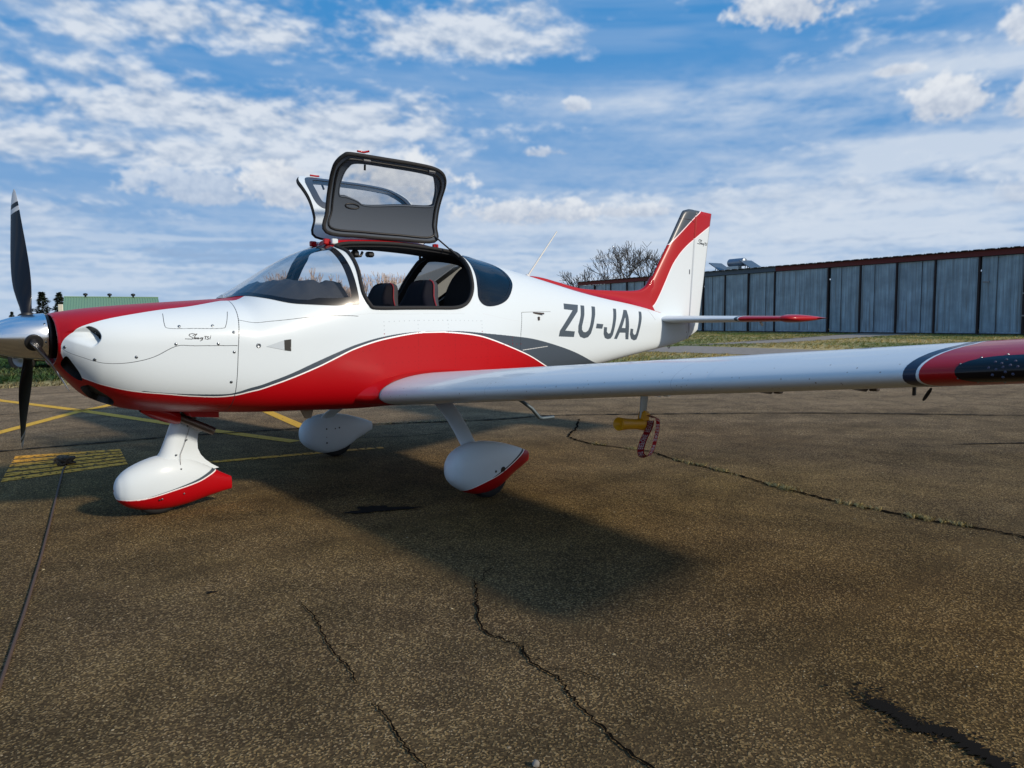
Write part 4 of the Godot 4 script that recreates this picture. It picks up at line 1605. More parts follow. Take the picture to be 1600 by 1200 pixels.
func cowl_keep(x: float, s: float) -> float:
	if x > 0.36 or s < 0.6:
		return 1.0
	return minf(-inside(inlet_a, x, s), -inside(inlet_b, x, s))

func outside_all(x: float, s: float) -> float:
	var f := 1.0
	if x < 1.85 and x > 0.98 and s < 0.45:
		f = minf(f, -inside(wind_poly, x, s))
	if x > 1.72 and x < 2.85 and s < 0.46:
		f = minf(f, -inside(door_poly, x, s))
	if x > 2.7 and x < 3.3 and s < 0.46:
		f = minf(f, -inside(qwin_poly, x, s))
	return f

func edge_path(poly: PackedVector2Array, off: float, side: float) -> Array:
	var out := []
	for q in poly:
		var p := surf(q.x, q.y / ARC, off)
		out.append(Vector3(p.x, p.y, p.z * side))
	return out

func strip_between(mb: MB, poly: PackedVector2Array, a: float, b: float, side: float) -> void:
	var pa := edge_path(poly, a, side)
	var pb := edge_path(poly, b, side)
	var m := pa.size()
	for i in m:
		var j := (i + 1) % m
		if (pa[i] - pa[j]).length() < 1e-6:
			continue
		mb.flat([pa[i], pa[j], pb[j], pb[i]], Vector3.UP)

func fuselage() -> void:
	wind_poly = PackedVector2Array()
	for q in curve(pts([1.04, 0.0, 1.079, 0.0667, 1.115, 0.1383, 1.156, 0.206, 1.207, 0.2523, 1.281, 0.2986, 1.368, 0.3312, 1.512, 0.3626, 1.629, 0.3788, 1.742, 0.3876]), 5):
		wind_poly.append(Vector2(q.x, q.y * ARC))
	wind_poly.append_array(PackedVector2Array([Vector2(1.748, 0.25 * ARC), Vector2(1.748, -0.2), Vector2(1.04, -0.2)]))
	door_poly = outline(pts([1.798, 0.09, 1.803, 0.17, 1.798, 0.2524, 1.786, 0.3178, 1.788, 0.3589, 1.817, 0.3949, 1.86, 0.4103, 2.07, 0.4141, 2.334, 0.4147, 2.519, 0.4118, 2.618, 0.3964, 2.677, 0.3672, 2.72, 0.326, 2.746, 0.2754, 2.767, 0.2231, 2.775, 0.16, 2.76, 0.09, 2.4, 0.084, 2.1, 0.084]))
	qwin_poly = outline(pts([2.845, 0.1213, 2.98, 0.09, 3.09, 0.088, 3.185, 0.118, 3.222, 0.1736, 3.222, 0.2373, 3.18, 0.2854, 3.092, 0.3424, 2.992, 0.3747, 2.876, 0.3928, 2.799, 0.3908, 2.762, 0.3684, 2.775, 0.3276, 2.803, 0.2704, 2.825, 0.2066, 2.832, 0.1623]))
	pane_poly = outline(pts([1.885, 0.24, 1.872, 0.30, 1.885, 0.35, 1.94, 0.378, 2.2, 0.383, 2.52, 0.379, 2.585, 0.36, 2.645, 0.31, 2.665, 0.262, 2.64, 0.238, 2.4, 0.228, 2.12, 0.212, 2.03, 0.226, 1.95, 0.235]))
	inlet_a = outline(pts([0.120, 0.605, 0.15, 0.64, 0.186, 0.70, 0.196, 0.75, 0.165, 0.79, 0.118, 0.78, 0.107, 0.70]))
	inlet_b = outline(pts([0.222, 0.742, 0.275, 0.738, 0.345, 0.79, 0.355, 0.93, 0.285, 0.965, 0.208, 0.876]))
	var cp := Paint.new(1024, 1408, Vector2(0.08, 0), Vector2(0.98, 1), Vector2(1, 1.6), WHITE)
	livery(cp, true)
	var cowl_plain := coat_tex(ImageTexture.create_from_image(cp.im.duplicate()))
	script_logo(cp, Vector2(0.6466, 0.3642), Vector2(0.2024, 0.0045), Vector2(-0.0115, 0.0796), 0.0042)
	var fp := Paint.new(2048, 1024, Vector2(0.94, 0), Vector2(6.07, 1), Vector2(1, 1.75), WHITE)
	livery(fp, false)
	var fus_plain := coat_tex(ImageTexture.create_from_image(fp.im.duplicate()))
	registration(fp)
	var cowl_mats := [coat_tex(cp.texture()), cowl_plain]
	var fus_mats := [coat_tex(fp.texture()), fus_plain]
	for k in 2:
		var side := 1.0 - 2.0 * k
		var mb := MB.new()
		shell(mb, 0.1, 0.29, 72, 0, 1, 220, side, cowl_keep, 0.0, 0.08, 0.98)
		shell(mb, 0.29, 0.96, 48, 0, 1, 110, side, cowl_keep, 0.0, 0.08, 0.98)
		var cw := build("cowling", mb, cowl_mats[k], plane)
		for poly in [inlet_a, inlet_b]:
			mb = MB.new()
			shell(mb, 0.1, 0.36, 60, 0.6, 1.0, 60, side, func(x: float, s: float) -> float: return inside(poly, x, s) + 0.004, -0.035, 0, 1, true)
			strip_between(mb, poly, 0.0, -0.036, side)
			build("air_inlet", mb, M.black, cw)
		mb = MB.new()
		shell(mb, 0.18, 0.275, 70, 0.335, 0.45, 70, side, func(x: float, s: float) -> float:
			var xb := scoop_back(x, s)
			return minf(minf(x - (xb - 0.024), xb - 0.0015 - x), minf(scoop(x, s) - 0.002, (lerpf(0.455, 0.415, clampf((x - 0.108) / 0.145, 0, 1)) + 0.004 - s) * 1.6)), 0.0015)
		build("scoop_throat_shade", mb, M.black, cw)  # black patch colours the scoop wall in place of shade deep inside
		mb = MB.new()
		shell(mb, 0.96, 3.3, 156, 0, 1, 120, side, outside_all, 0.0, 0.94, 6.07)
		shell(mb, 3.3, 6.05, 90, 0, 1, 90, side, all_of_it, 0.0, 0.94, 6.07)
		build("fuselage", mb, fus_mats[k], plane)
		mb = MB.new()
		shell(mb, 1.0, 3.14, 120, 0, 0.85, 80, side, outside_all, -0.022, 0, 1, true)
		build("cabin_lining", mb, M.liner, plane)
		mb = MB.new()
		strip_between(mb, door_poly, 0.0, -0.024, side)
		build("door_jamb", mb, M.liner, plane)
		# glass
		mb = MB.new()
		shell(mb, 1.03, 1.76, 60, 0, 0.40, 60, side, func(x: float, s: float) -> float: return inside(wind_poly, x, s) + 0.004, 0.001)
		var wg := build("windscreen", mb, M.glass, plane)
		mb = MB.new()
		shell(mb, 1.03, 1.76, 90, 0, 0.40, 90, side, func(x: float, s: float) -> float:
			var f := inside(wind_poly, x, s)
			return minf(f + 0.006, (0.042 if s > 0.33 or x > 1.6 else 0.026) - f), 0.003)
		build("window_border", mb, M.frit, wg)
		mb = MB.new()
		shell(mb, 2.74, 3.26, 50, 0.06, 0.42, 60, side, func(x: float, s: float) -> float: return inside(qwin_poly, x, s) + 0.004, 0.001)
		var qg := build("rear_window", mb, M.glass_dark, plane)
		mb = MB.new()
		shell(mb, 2.74, 3.26, 70, 0.06, 0.42, 80, side, func(x: float, s: float) -> float:
			var f := inside(qwin_poly, x, s)
			return minf(f + 0.006, 0.024 - f), 0.003)
		build("window_border", mb, M.frit, qg)
		mb = MB.new()
		mb.tube(edge_path(door_poly, 0.002, side), [0.0135], 8, false, true)
		build("door_seal", mb, M.rubber, plane)
		gull_door(side, k)
	# bulkhead, floor and panel inside
	var mb2: MB
	for q in [[3.13, 0.0], [1.66, 0.36]]:
		mb2 = MB.new()
		var ring := []
		for j in 41:
			var p := surf(q[0], lerpf(q[1], 0.85, j / 40.0), -0.024)
			ring.append(p)
		for j in 40:
			mb2.flat([Vector3(q[0], 1.0, 0), ring[j], ring[j + 1]], Vector3(-1 if q[0] > 2 else 1, 0, 0))
			mb2.flat([Vector3(q[0], 1.0, 0), Vector3(ring[j].x, ring[j].y, -ring[j].z), Vector3(ring[j + 1].x, ring[j + 1].y, -ring[j + 1].z)], Vector3(-1 if q[0] > 2 else 1, 0, 0))
		build("bulkhead" if q[0] > 2 else "instrument_panel", mb2, M.liner, plane)
	mb2 = MB.new()
	mb2.box(Vector3(2.3, 0.72, 0), Vector3(1.64, 0.02, 1.02))
	build("cabin_floor", mb2, M.liner, plane)
	# glareshield under a dark cloth
	var rng := FastNoiseLite.new()
	rng.seed = 6
	rng.frequency = 3.2
	rng.fractal_octaves = 3
	var rows := []
	for i in 36:
		var x := lerpf(1.10, 1.72, i / 35.0)
		var row := PackedVector3Array()
		for j in 49:
			var z := lerpf(-0.53, 0.53, j / 48.0)
			var y := 1.33 + 0.105 * smoothstep(1.12, 1.36, x) + 0.035 * rng.get_noise_2d(x * 2.0, z) * smoothstep(1.1, 1.25, x)
			y -= 0.12 * smoothstep(0.30, 0.53, absf(z))
			row.append(Vector3(x, minf(y, roof_at(x, absf(z)) - 0.035), z))
		rows.append(row)
	mb2 = MB.new()
	mb2.grid(rows, false, false, 0.0)
	build("glareshield_cover", mb2, M.dark_cloth, plane)
	mb2 = MB.new()
	mb2.box(Vector3(2.0, 1.655, 0.06), Vector3(0.05, 0.05, 0.05), Basis.IDENTITY, 0.012)
	mb2.box(Vector3(2.12, 1.655, 0.06), Vector3(0.06, 0.04, 0.05), Basis.IDENTITY, 0.012)
	mb2.tube([Vector3(2.06, 1.67, 0.06), Vector3(2.04, 1.64, 0.07), Vector3(1.99, 1.635, 0.06)], [0.01], 6)
	build("roof_latch", mb2, M.black, plane)
	for z in [0.27, -0.27]:
		seat(z, 2.30)
	# small fittings
	for q in [[0.65, 0.3621], [0.826, 0.3645], [0.935, 0.3946], [0.930, 0.4723], [0.844, 0.4387], [0.621, 0.4375], [0.423, 0.4972], [0.234, 0.5448], [0.114, 0.5364], [0.91, 0.591]]:
		var p := surf(q[0], q[1], 0.0)
		var g := surf_norm(q[0], q[1])
		var s := MB.new()
		s.lathe([Vector2(-0.004, 0.0085), Vector2(0.0012, 0.0085), Vector2(0.003, 0.006), Vector2(0.003, 0.0)], frame_x(g, p), 14)
		build("screw", s, M.screw, plane)
	var pv := surf(1.071, 0.446)
	var sv := MB.new()
	sv.lathe([Vector2(-0.003, 0.014), Vector2(0.002, 0.014), Vector2(0.003, 0.010), Vector2(0.001, 0.008), Vector2(0.001, 0.0)], frame_x(surf_norm(1.071, 0.446), pv), 18)
	build("fuel_drain_cap", sv, M.screw, plane)
	# flush side air vent: ramp and dark throat
	sv = MB.new()
	var v0 := [surf(1.115, 0.4545, 0.002), surf(1.225, 0.4475, 0.002), surf(1.225, 0.484, 0.002)]
	sv.flat(v0, Vector3(0, 0, 1))
	build("vent_ramp", sv, coat(Color(0.70, 0.74, 0.77)), plane)
	sv = MB.new()
	sv.flat([surf(1.225, 0.447, 0.003), surf(1.268, 0.4505, 0.003), surf(1.265, 0.4935, 0.003), surf(1.225, 0.4845, 0.003)], Vector3(0, 0, 1))
	build("side_vent", sv, M.black, plane)
	sv = MB.new()
	sv.box(surf(3.43, 0.398, 0.006), Vector3(0.13, 0.014, 0.012), Basis(Vector3.FORWARD, 0.05), 0.004)
	sv.box(surf(3.43, 0.425, 0.006), Vector3(0.02, 0.03, 0.012), Basis.IDENTITY, 0.004)
	build("baggage_latch", sv, M.exhaust, plane)
	# cowl nose: rounded lip, dark openings
	rows = []
	for st in [[0.10, 1.0], [0.090, 0.975], [0.088, 0.94], [0.096, 0.90], [0.13, 0.88]]:
		var row := PackedVector3Array()
		for j in 97:
			var t := j / 48.0
			var p := surf(0.1, t if t <= 1.0 else 2.0 - t)
			var c := Vector3(0.1, 1.085, 0)
			var q: Vector3 = Vector3(0, p.y - c.y, p.z if t <= 1.0 else -p.z) * st[1]
			row.append(Vector3(st[0], c.y + q.y, q.z))
		rows.append(row)
	var lip := MB.new()
	lip.grid(rows, false, false, 0.0)
	build("cowl_lip", lip, M.red, plane)
	lip = MB.new()
	var rim := []
	for j in 96:
		rim.append(rows[4][j])
	for j in 96:
		lip.flat([Vector3(0.135, 1.085, 0), rim[j], rim[(j + 1) % 96]], Vector3.LEFT)
	build("air_inlet", lip, M.black, plane)
	var sc: MB
	sc = MB.new()
	sc.prism(PackedVector2Array([Vector2(0.735, 0.66), Vector2(0.775, 0.606), Vector2(0.935, 0.588), Vector2(0.935, 0.66)]), Transform3D.IDENTITY, -0.22, 0.22)
	build("cowl_outlet", sc, M.red, plane)
	rows = []
	for q in [[0.52, 0.665, 0.02], [0.58, 0.655, 0.05], [0.65, 0.632, 0.058], [0.71, 0.605, 0.05], [0.735, 0.596, 0.042]]:
		var row := PackedVector3Array()
		for k in 20:
			var a := TAU * k / 20
			row.append(Vector3(q[0], q[1] + cos(a) * q[2] * 1.0, 0.085 + sin(a) * q[2] * 1.3))
		rows.append(row)
	sc = MB.new()
	sc.grid(rows, false, true)
	build("exhaust_fairing", sc, M.red, plane)
	sc = MB.new()
	sc.tube([Vector3(0.62, 0.66, 0.085), Vector3(0.73, 0.598, 0.085), Vector3(0.945, 0.487, 0.085)], [0.026], 18, false)
	sc.tube([Vector3(0.945, 0.487, 0.085), Vector3(0.73, 0.598, 0.085)], [0.022], 18, true)
	build("exhaust_pipe", sc, M.exhaust, plane)
	sc = MB.new()
	sc.box(Vector3(0.80, 0.598, 0.06), Vector3(0.10, 0.012, 0.05), Basis(Vector3.FORWARD, 0.45), 0.003)
	build("exhaust_bracket", sc, M.exhaust, plane)
	# roof hinges
	for q in [[1.757, 0.10, M.red], [1.80, 0.135, M.white], [2.66, 0.12, M.red]]:
		for s in [1.0, -1.0]:
			var hb := MB.new()
			hb.box(Vector3(q[0], 1.722 if q[0] < 2.2 else 1.738, q[1] * s), Vector3(0.045, 0.038, 0.028), Basis.IDENTITY, 0.005)
			build("door_hinge", hb, q[2], plane)
	# raised red spine of the roof between the doors
	rows = []
	for i in 40:
		var x := lerpf(1.735, 2.83, i / 39.0)
		var hgt := 0.030 * smoothstep(1.735, 1.80, x) * (1.0 - smoothstep(2.5, 2.83, x)) + 0.002
		var row := PackedVector3Array()
		for j in 17:
			var t := j / 8.0 - 1.0
			var p := surf(x, absf(t) * 0.062)
			row.append(Vector3(x, p.y + hgt * sqrt(maxf(0.0, 1.0 - pow(absf(t), 4.0))) - 0.004 * absf(t), p.z * signf(t)))
		rows.append(row)
	sc = MB.new()
	sc.grid(rows, false, false, 0.0)
	build("roof_spine", sc, M.red, plane)
	# aerials and belly fittings
	sc = MB.new()
	sc.tube([Vector3(3.72, 1.545, 0), Vector3(3.755, 1.59, 0), Vector3(4.083, 1.963, 0)], [0.012, 0.008, 0.006], 8)
	sc.lathe([Vector2(0, 0.03), Vector2(0.012, 0.024), Vector2(0.03, 0.012), Vector2(0.034, 0)], frame_x(Vector3(-0.2, 1, 0).normalized(), Vector3(3.722, 1.538, 0)), 14)
	build("aerial", sc, mat(rgb(205, 205, 200), 0.8), plane)
	sc = MB.new()
	sc.prism(PackedVector2Array([Vector2(1.46, 0.60), Vector2(1.56, 0.60), Vector2(1.54, 0.53), Vector2(1.50, 0.53)]), Transform3D.IDENTITY, 0.22, 0.235)
	build("belly_aerial", sc, mat(rgb(150, 134, 112), 0.6), plane)
	sc = MB.new()
	sc.tube([Vector3(2.98, 0.64, 0.58), Vector3(3.12, 0.50, 0.70), Vector3(3.20, 0.423, 0.70), Vector3(3.22, 0.417, 0.71), Vector3(3.33, 0.417, 0.72)], [0.014], 10)
	build("boarding_step", sc, mat(rgb(70, 84, 92), 0.5, 0.3), plane)
	sc = MB.new()
	var ring := []
	for i in 20:
		ring.append(Vector3(5.74 + 0.017 * cos(TAU * i / 20), 0.885 + 0.02 * sin(TAU * i / 20), 0))
	sc.tube(ring, [0.004], 6, false, true)
	sc.tube([Vector3(5.74, 0.93, 0), Vector3(5.74, 0.9, 0)], [0.005], 6)
	build("tail_tie_down_ring", sc, M.exhaust, plane)
	sc = MB.new()
	sc.box(Vector3(6.02, 0.985, 0.03), Vector3(0.10, 0.016, 0.02), Basis.IDENTITY, 0.003)
	sc.box(Vector3(5.97, 1.03, 0.052), Vector3(0.02, 0.022, 0.01), Basis.IDENTITY, 0.003)
	build("rudder_horn", sc, M.exhaust, plane)

func frame_x(g: Vector3, p: Vector3) -> Transform3D:
	var t := Vector3.UP if absf(g.y) < 0.9 else Vector3.RIGHT
	var y := (t - g * t.dot(g)).normalized()
	return Transform3D(Basis(g, y, g.cross(y)), p)

func roof_at(x: float, z: float) -> float:
	var c := station(x)
	if z >= c[3]:
		return c[4]
	return c[4] + (c[1] - c[4]) * pow(1.0 - pow(z / c[3], c[5]), 1.0 / c[5])

func swing(mb: MB, side: float, ang: float, dx: float) -> MB:
	var h := Vector2(0.112, 1.695)
	for i in mb.v.size():
		var p := mb.v[i]
		var q: Vector2 = (Vector2(p.z * side, p.y) - Vector2(0.115, 1.735)).rotated(ang) + h
		mb.v[i] = Vector3(p.x + dx, q.y, q.x * side)
		var g := mb.n[i]
		var r := Vector2(g.z * side, g.y).rotated(ang)
		mb.n[i] = Vector3(g.x, r.y, r.x * side)
	return mb

func gull_door(side: float, k: int) -> void:
	var ang := deg_to_rad(111.0 if side > 0 else 106.0)
	var dx := -0.07 if k == 0 else 0.0
	var o := Node3D.new()
	o.name = "gull_door" if k == 0 else "gull_door_001"
	plane.add_child(o, true)
	tag(o, "open gull wing door nearer the camera, grey trim inside" if k == 0 else "open gull wing door on the far side, white outside")
	var body := outline(pts([1.802, 0.10, 1.809, 0.17, 1.804, 0.2524, 1.792, 0.3178, 1.792, 0.3589, 1.823, 0.3949, 1.866, 0.4083, 2.07, 0.4121, 2.334, 0.4127, 2.519, 0.4098, 2.612, 0.3944, 2.67, 0.3652, 2.70, 0.326, 2.71, 0.2754, 2.715, 0.2231, 2.72, 0.16, 2.71, 0.10, 2.4, 0.098, 2.1, 0.098]))
	var keep := func(x: float, s: float) -> float: return minf(inside(body, x, s), -inside(pane_poly, x, s))
	var mb := MB.new()
	shell(mb, 1.76, 2.75, 80, 0.08, 0.43, 70, side, keep, 0.002)
	build("door_skin", swing(mb, side, ang, dx), M.white, o)
	mb = MB.new()
	shell(mb, 1.76, 2.75, 80, 0.08, 0.43, 70, side, keep, -0.028, 0, 1, true)
	build("door_trim", swing(mb, side, ang, dx), M.trim, o)
	mb = MB.new()
	mb.tube(edge_path(body, -0.017, side), [0.0135], 10, false, true)
	build("door_seal", swing(mb, side, ang, dx), M.rubber, o)
	mb = MB.new()
	strip_between(mb, pane_poly, 0.002, -0.028, side)
	mb.tube(edge_path(pane_poly, -0.026, side), [0.006], 6, false, true)
	build("window_edge", swing(mb, side, ang, dx), M.trim, o)
	mb = MB.new()
	shell(mb, 1.84, 2.70, 50, 0.19, 0.40, 40, side, func(x: float, s: float) -> float: return inside(pane_poly, x, s) + 0.003, 0.0)
	build("window_pane", swing(mb, side, ang, dx), M.glass, o)
	mb = MB.new()
	shell(mb, 1.76, 2.75, 100, 0.15, 0.43, 80, side, func(x: float, s: float) -> float:
		var f := inside(pane_poly, x, s)
		return minf(0.003 - f, minf(f + 0.05, inside(body, x, s) - 0.012)), 0.004)
	build("window_border", swing(mb, side, ang, dx), mat(rgb(56, 66, 80), 0.4), o)
	# inner frame: dark raised bead just inside the seal
	mb = MB.new()
	var bead := PackedVector2Array()
	for q in body:
		var c := Vector2(2.25, 0.255 * ARC)
		bead.append(c + (q - c) * Vector2(0.935, 0.90))
	mb.tube(edge_path(bead, -0.030, side), [0.008], 6, false, true)
	build("trim_bead", swing(mb, side, ang, dx), M.black, o)
	for x in [1.99, 2.52]:
		mb = MB.new()
		mb.box(surf(x, 0.398, -0.032) * Vector3(1, 1, side), Vector3(0.06, 0.02, 0.02), Basis.IDENTITY, 0.004)
		build("door_catch", swing(mb, side, ang, dx), M.steel, o)
	mb = MB.new()
	mb.tube([surf(1.995, 0.378, -0.03) * Vector3(1, 1, side), surf(2.0, 0.362, -0.05) * Vector3(1, 1, side)], [0.008], 8)
	build("inner_handle", swing(mb, side, ang, dx), M.black, o)
	mb = MB.new()
	var fin := []
	for q in [[1.92, 0.4125], [1.97, 0.4125]]:
		fin.append(surf(q[0], q[1], 0.012) * Vector3(1, 1, side))
	mb.tube([fin[0], fin[1], fin[1] + Vector3(0.03, -0.022, 0.0)], [0.007], 8)
	build("outer_handle", swing(mb, side, ang, dx), M.red, o)
	mb = MB.new()
	var sp := PackedVector2Array()
	for i in 16:
		sp.append(Vector2(2.0 + 0.055 * cos(TAU * i / 16), (0.205 + 0.009 * sin(TAU * i / 16)) * ARC))
	mb.tube(edge_path(sp, -0.029, side), [0.005], 6, false, true)
	build("grab_recess", swing(mb, side, ang, dx), M.black, o)
	# gas strut from the rear corner of the door to the frame
	mb = MB.new()
	var e := MB.new()
	e.vert(surf(2.70, 0.125, -0.02) * Vector3(1, 1, side), Vector3.UP)
	swing(e, side, ang, dx)
	var a := e.v[0]
	var b := surf(2.83, 0.20, -0.02) * Vector3(1, 1, side)
	var mid := a.lerp(b, 0.45)
	mb.tube([a, mid], [0.006], 8)
	mb.tube([mid, b], [0.011], 8)
	build("gas_strut", mb, M.black, o)

func seat(z: float, x: float) -> void:
	var o := Node3D.new()
	o.name = "seat" if z > 0 else "seat_001"
	plane.add_child(o, true)
	var rows := []
	var prof := [[0.80, 0.00, 0.235, 0.07], [0.95, 0.03, 0.245, 0.08], [1.10, 0.065, 0.25, 0.085], [1.20, 0.092, 0.238, 0.085], [1.26, 0.108, 0.210, 0.085], [1.31, 0.122, 0.165, 0.085], [1.35, 0.134, 0.135, 0.085], [1.39, 0.146, 0.122, 0.08], [1.43, 0.158, 0.112, 0.07], [1.455, 0.166, 0.095, 0.055], [1.468, 0.170, 0.065, 0.035], [1.472, 0.172, 0.02, 0.012]]
	for p in prof:
		var row := PackedVector3Array()
		for k in 40:
			var a := TAU * k / 40
			var c := cos(a)
			var s := sin(a)
			var w: float = p[2] * signf(c) * pow(absf(c), 0.7)
			var d: float = p[3] * signf(s) * pow(absf(s), 0.7)
			# side bolsters come forward
			d -= 0.045 * pow(absf(w) / p[2], 3.0)
			row.append(Vector3(x + p[1] + d, p[0], z + w))
		rows.append(row)
	var mb := MB.new()
	mb.grid(rows, false, true)
	build("backrest", mb, M.leather, o)
	# grey rear shell
	rows = []
	for i in range(1, prof.size() - 1):
		var p: Array = prof[i]
		var row := PackedVector3Array()
		for k in 21:
			var a := PI * (0.10 + 0.80 * k / 20.0)
			var c := cos(a)
			var s := sin(a)
			var w: float = (p[2] + 0.006) * signf(c) * pow(absf(c), 0.7)
			var d: float = (p[3] + 0.008) * pow(absf(s), 0.7) - 0.045 * pow(absf(w) / (p[2] + 0.006), 3.0)
			row.append(Vector3(x + p[1] + d, p[0], z + w))
		rows.append(row)
	mb = MB.new()
	mb.grid(rows, false, false, 0.0)
	build("rear_shell", mb, M.leather_grey, o)
	for e in [0, 20]:
		var path := []
		for r in rows:
			path.append(r[e])
		mb = MB.new()
		mb.tube(path, [0.006], 6)
		build("piping", mb, M.piping, o)
	mb = MB.new()
	mb.box(Vector3(x - 0.20, 0.83, z), Vector3(0.46, 0.14, 0.46), Basis.IDENTITY, 0.04)
	build("cushion", mb, M.leather, o)

func propeller() -> void:
	var hub := Vector3(0, 1.1, 0)
	var mb := MB.new()
	mb.lathe([Vector2(-0.292, 0.0), Vector2(-0.286, 0.012), Vector2(-0.27, 0.027), Vector2(-0.24, 0.047), Vector2(-0.2, 0.068), Vector2(-0.15, 0.088), Vector2(-0.09, 0.108), Vector2(-0.03, 0.121), Vector2(0.03, 0.128), Vector2(0.068, 0.131), Vector2(0.07, 0.127), Vector2(0.07, 0.0)], Transform3D(Basis.IDENTITY, hub), 64)
	build("spinner", mb, M.chrome, plane)
	mb = MB.new()
	mb.lathe([Vector2(0.05, 0.0), Vector2(0.05, 0.122), Vector2(0.12, 0.122), Vector2(0.12, 0.0)], Transform3D(Basis.IDENTITY, hub), 40)
	build("spinner_backplate", mb, M.black, plane)
	for a in [0.35, 1.1, 2.4, 3.2, 4.5, 5.3]:
		mb = MB.new()
		var dir := Vector3(0, cos(a), -sin(a))
		mb.lathe([Vector2(-0.003, 0.005), Vector2(0.0015, 0.005), Vector2(0.003, 0.0)], frame_x(dir, hub + Vector3(0.055, 0, 0) + dir * 0.130), 10)
		build("screw", mb, M.screw, plane)
	var i := 0
	for al in [22.6, 141.8, 256.8]:
		var er := Vector3(0, cos(deg_to_rad(al)), -sin(deg_to_rad(al)))
		var et := Vector3.LEFT.cross(er)
		var o := Node3D.new()
		o.name = "propeller_blade" if i == 0 else "propeller_blade_%03d" % i
		i += 1
		plane.add_child(o, true)
		mb = MB.new()
		mb.lathe([Vector2(0.085, 0.0), Vector2(0.085, 0.045), Vector2(0.128, 0.045), Vector2(0.131, 0.040), Vector2(0.131, 0.0)], frame_x(er, hub), 24)
		build("blade_root", mb, M.black, o)
		var k := [[0.10, 0.052, 60.0, 0.95, 0.0], [0.17, 0.060, 56.0, 0.6, 0.0], [0.24, 0.086, 50.0, 0.30, -0.002], [0.32, 0.112, 44.0, 0.19, -0.004], [0.42, 0.124, 38.0, 0.15, -0.003], [0.55, 0.118, 32.0, 0.12, 0.002], [0.68, 0.098, 27.5, 0.11, 0.010], [0.78, 0.078, 25.0, 0.10, 0.018], [0.85, 0.055, 23.0, 0.10, 0.026], [0.885, 0.034, 22.0, 0.10, 0.032], [0.902, 0.010, 22.0, 0.12, 0.036]]
		var cuts := [[0.10, 0.762, "blade", M.blade], [0.762, 0.79, "tip_band", M.blade_tip], [0.79, 0.818, "tip_band", M.blade], [0.818, 0.902, "tip", M.blade_tip]]
		for c in cuts:
			var rows := []
			var n := maxi(3, int((c[1] - c[0]) / 0.012))
			for q in n + 1:
				var r: float = lerpf(c[0], c[1], float(q) / n)
				var j := 0
				while j < k.size() - 2 and k[j + 1][0] < r:
					j += 1
				var t: float = clampf((r - k[j][0]) / (k[j + 1][0] - k[j][0]), 0, 1)
				var w := []
				for m in range(1, 5):
					w.append(cubic_interpolate(k[j][m], k[j + 1][m], k[maxi(j - 1, 0)][m], k[mini(j + 2, k.size() - 1)][m], t))
				var be := deg_to_rad(w[1])
				var ch := et * cos(be) + Vector3.LEFT * sin(be)
				var nn := er.cross(ch).normalized()
				if nn.x > 0.0:
					nn = -nn
				var row := PackedVector3Array()
				for m in 28:
					var an := TAU * m / 28
					var u := cos(an)
					var h := sin(an)
					var round_: float = clampf((w[2] - 0.3) / 0.5, 0, 1)
					var th: float = w[2] * 0.5 * h * lerpf(sqrt(clampf(1.0 - pow(u * 0.92 - 0.25, 2.0) * 0.62, 0.02, 1)), 1.0, round_) * (1.0 if h > 0 else lerpf(0.55, 1.0, round_))
					row.append(hub + er * r + ch * (w[0] * 0.5 * u - w[3]) + nn * th * w[0])
				rows.append(row)
			mb = MB.new()
			mb.grid(rows, false, true)
			build(c[2], mb, c[3], o)

func foil(t: float, m: float, count: int) -> PackedVector2Array:
	# from the upper trailing edge round the nose to the lower trailing edge, unit chord
	var up := PackedVector2Array()
	var lo := PackedVector2Array()
	for i in count + 1:
		var x := 0.5 * (1.0 - cos(PI * i / count))
		var yt := 5.0 * t * (0.2969 * sqrt(x) - 0.126 * x - 0.3516 * x * x + 0.2843 * x * x * x - 0.1036 * x * x * x * x)
		var yc := m / 0.16 * (0.8 * x - x * x) if x < 0.4 else m / 0.36 * (0.2 + 0.8 * x - x * x)
		up.append(Vector2(x, yc + yt))
		lo.append(Vector2(x, yc - yt))
	up.reverse()
	lo.remove_at(0)
	up.append_array(lo)
	return up

func wing_row(z: float, side: float, grow := 0.0) -> PackedVector3Array:
	var u := (z - 0.62) / 3.98
	var ch := lerpf(1.4, 1.1, u)
	var y0 := 0.684 + 0.092 * (z - 0.62)
	var row := PackedVector3Array()
	var bend := smoothstep(3.5, 3.875, z) * (1.0 - smoothstep(3.934, 4.3, z))
	var squeeze := 1.0
	if z > 4.6:
		squeeze = sqrt(maxf(0.0, 1.0 - pow((z - 4.6) / 0.175, 2.0)))
	for p in foil(lerpf(0.15, 0.115, u), 0.02, 30):
		var q := (p - Vector2(0.35, 0.0)) * (1.0 + grow / ch)
		row.append(Vector3(1.83 + 0.35 * ch + q.x * ch * lerpf(0.62, 1.0, squeeze), y0 + q.y * ch * squeeze + signf(q.y) * grow, z * side))
	if bend > 0.0:
		for k in row.size():
			var far := clampf(row[k].distance_to(row[30]) / 0.16, 0.0, 1.6)
			row[k].z += side * bend * 0.075 * far * far / (0.55 + far)
			row[k].y += 0.092 * bend * 0.075 * far * far / (0.55 + far)
	return row

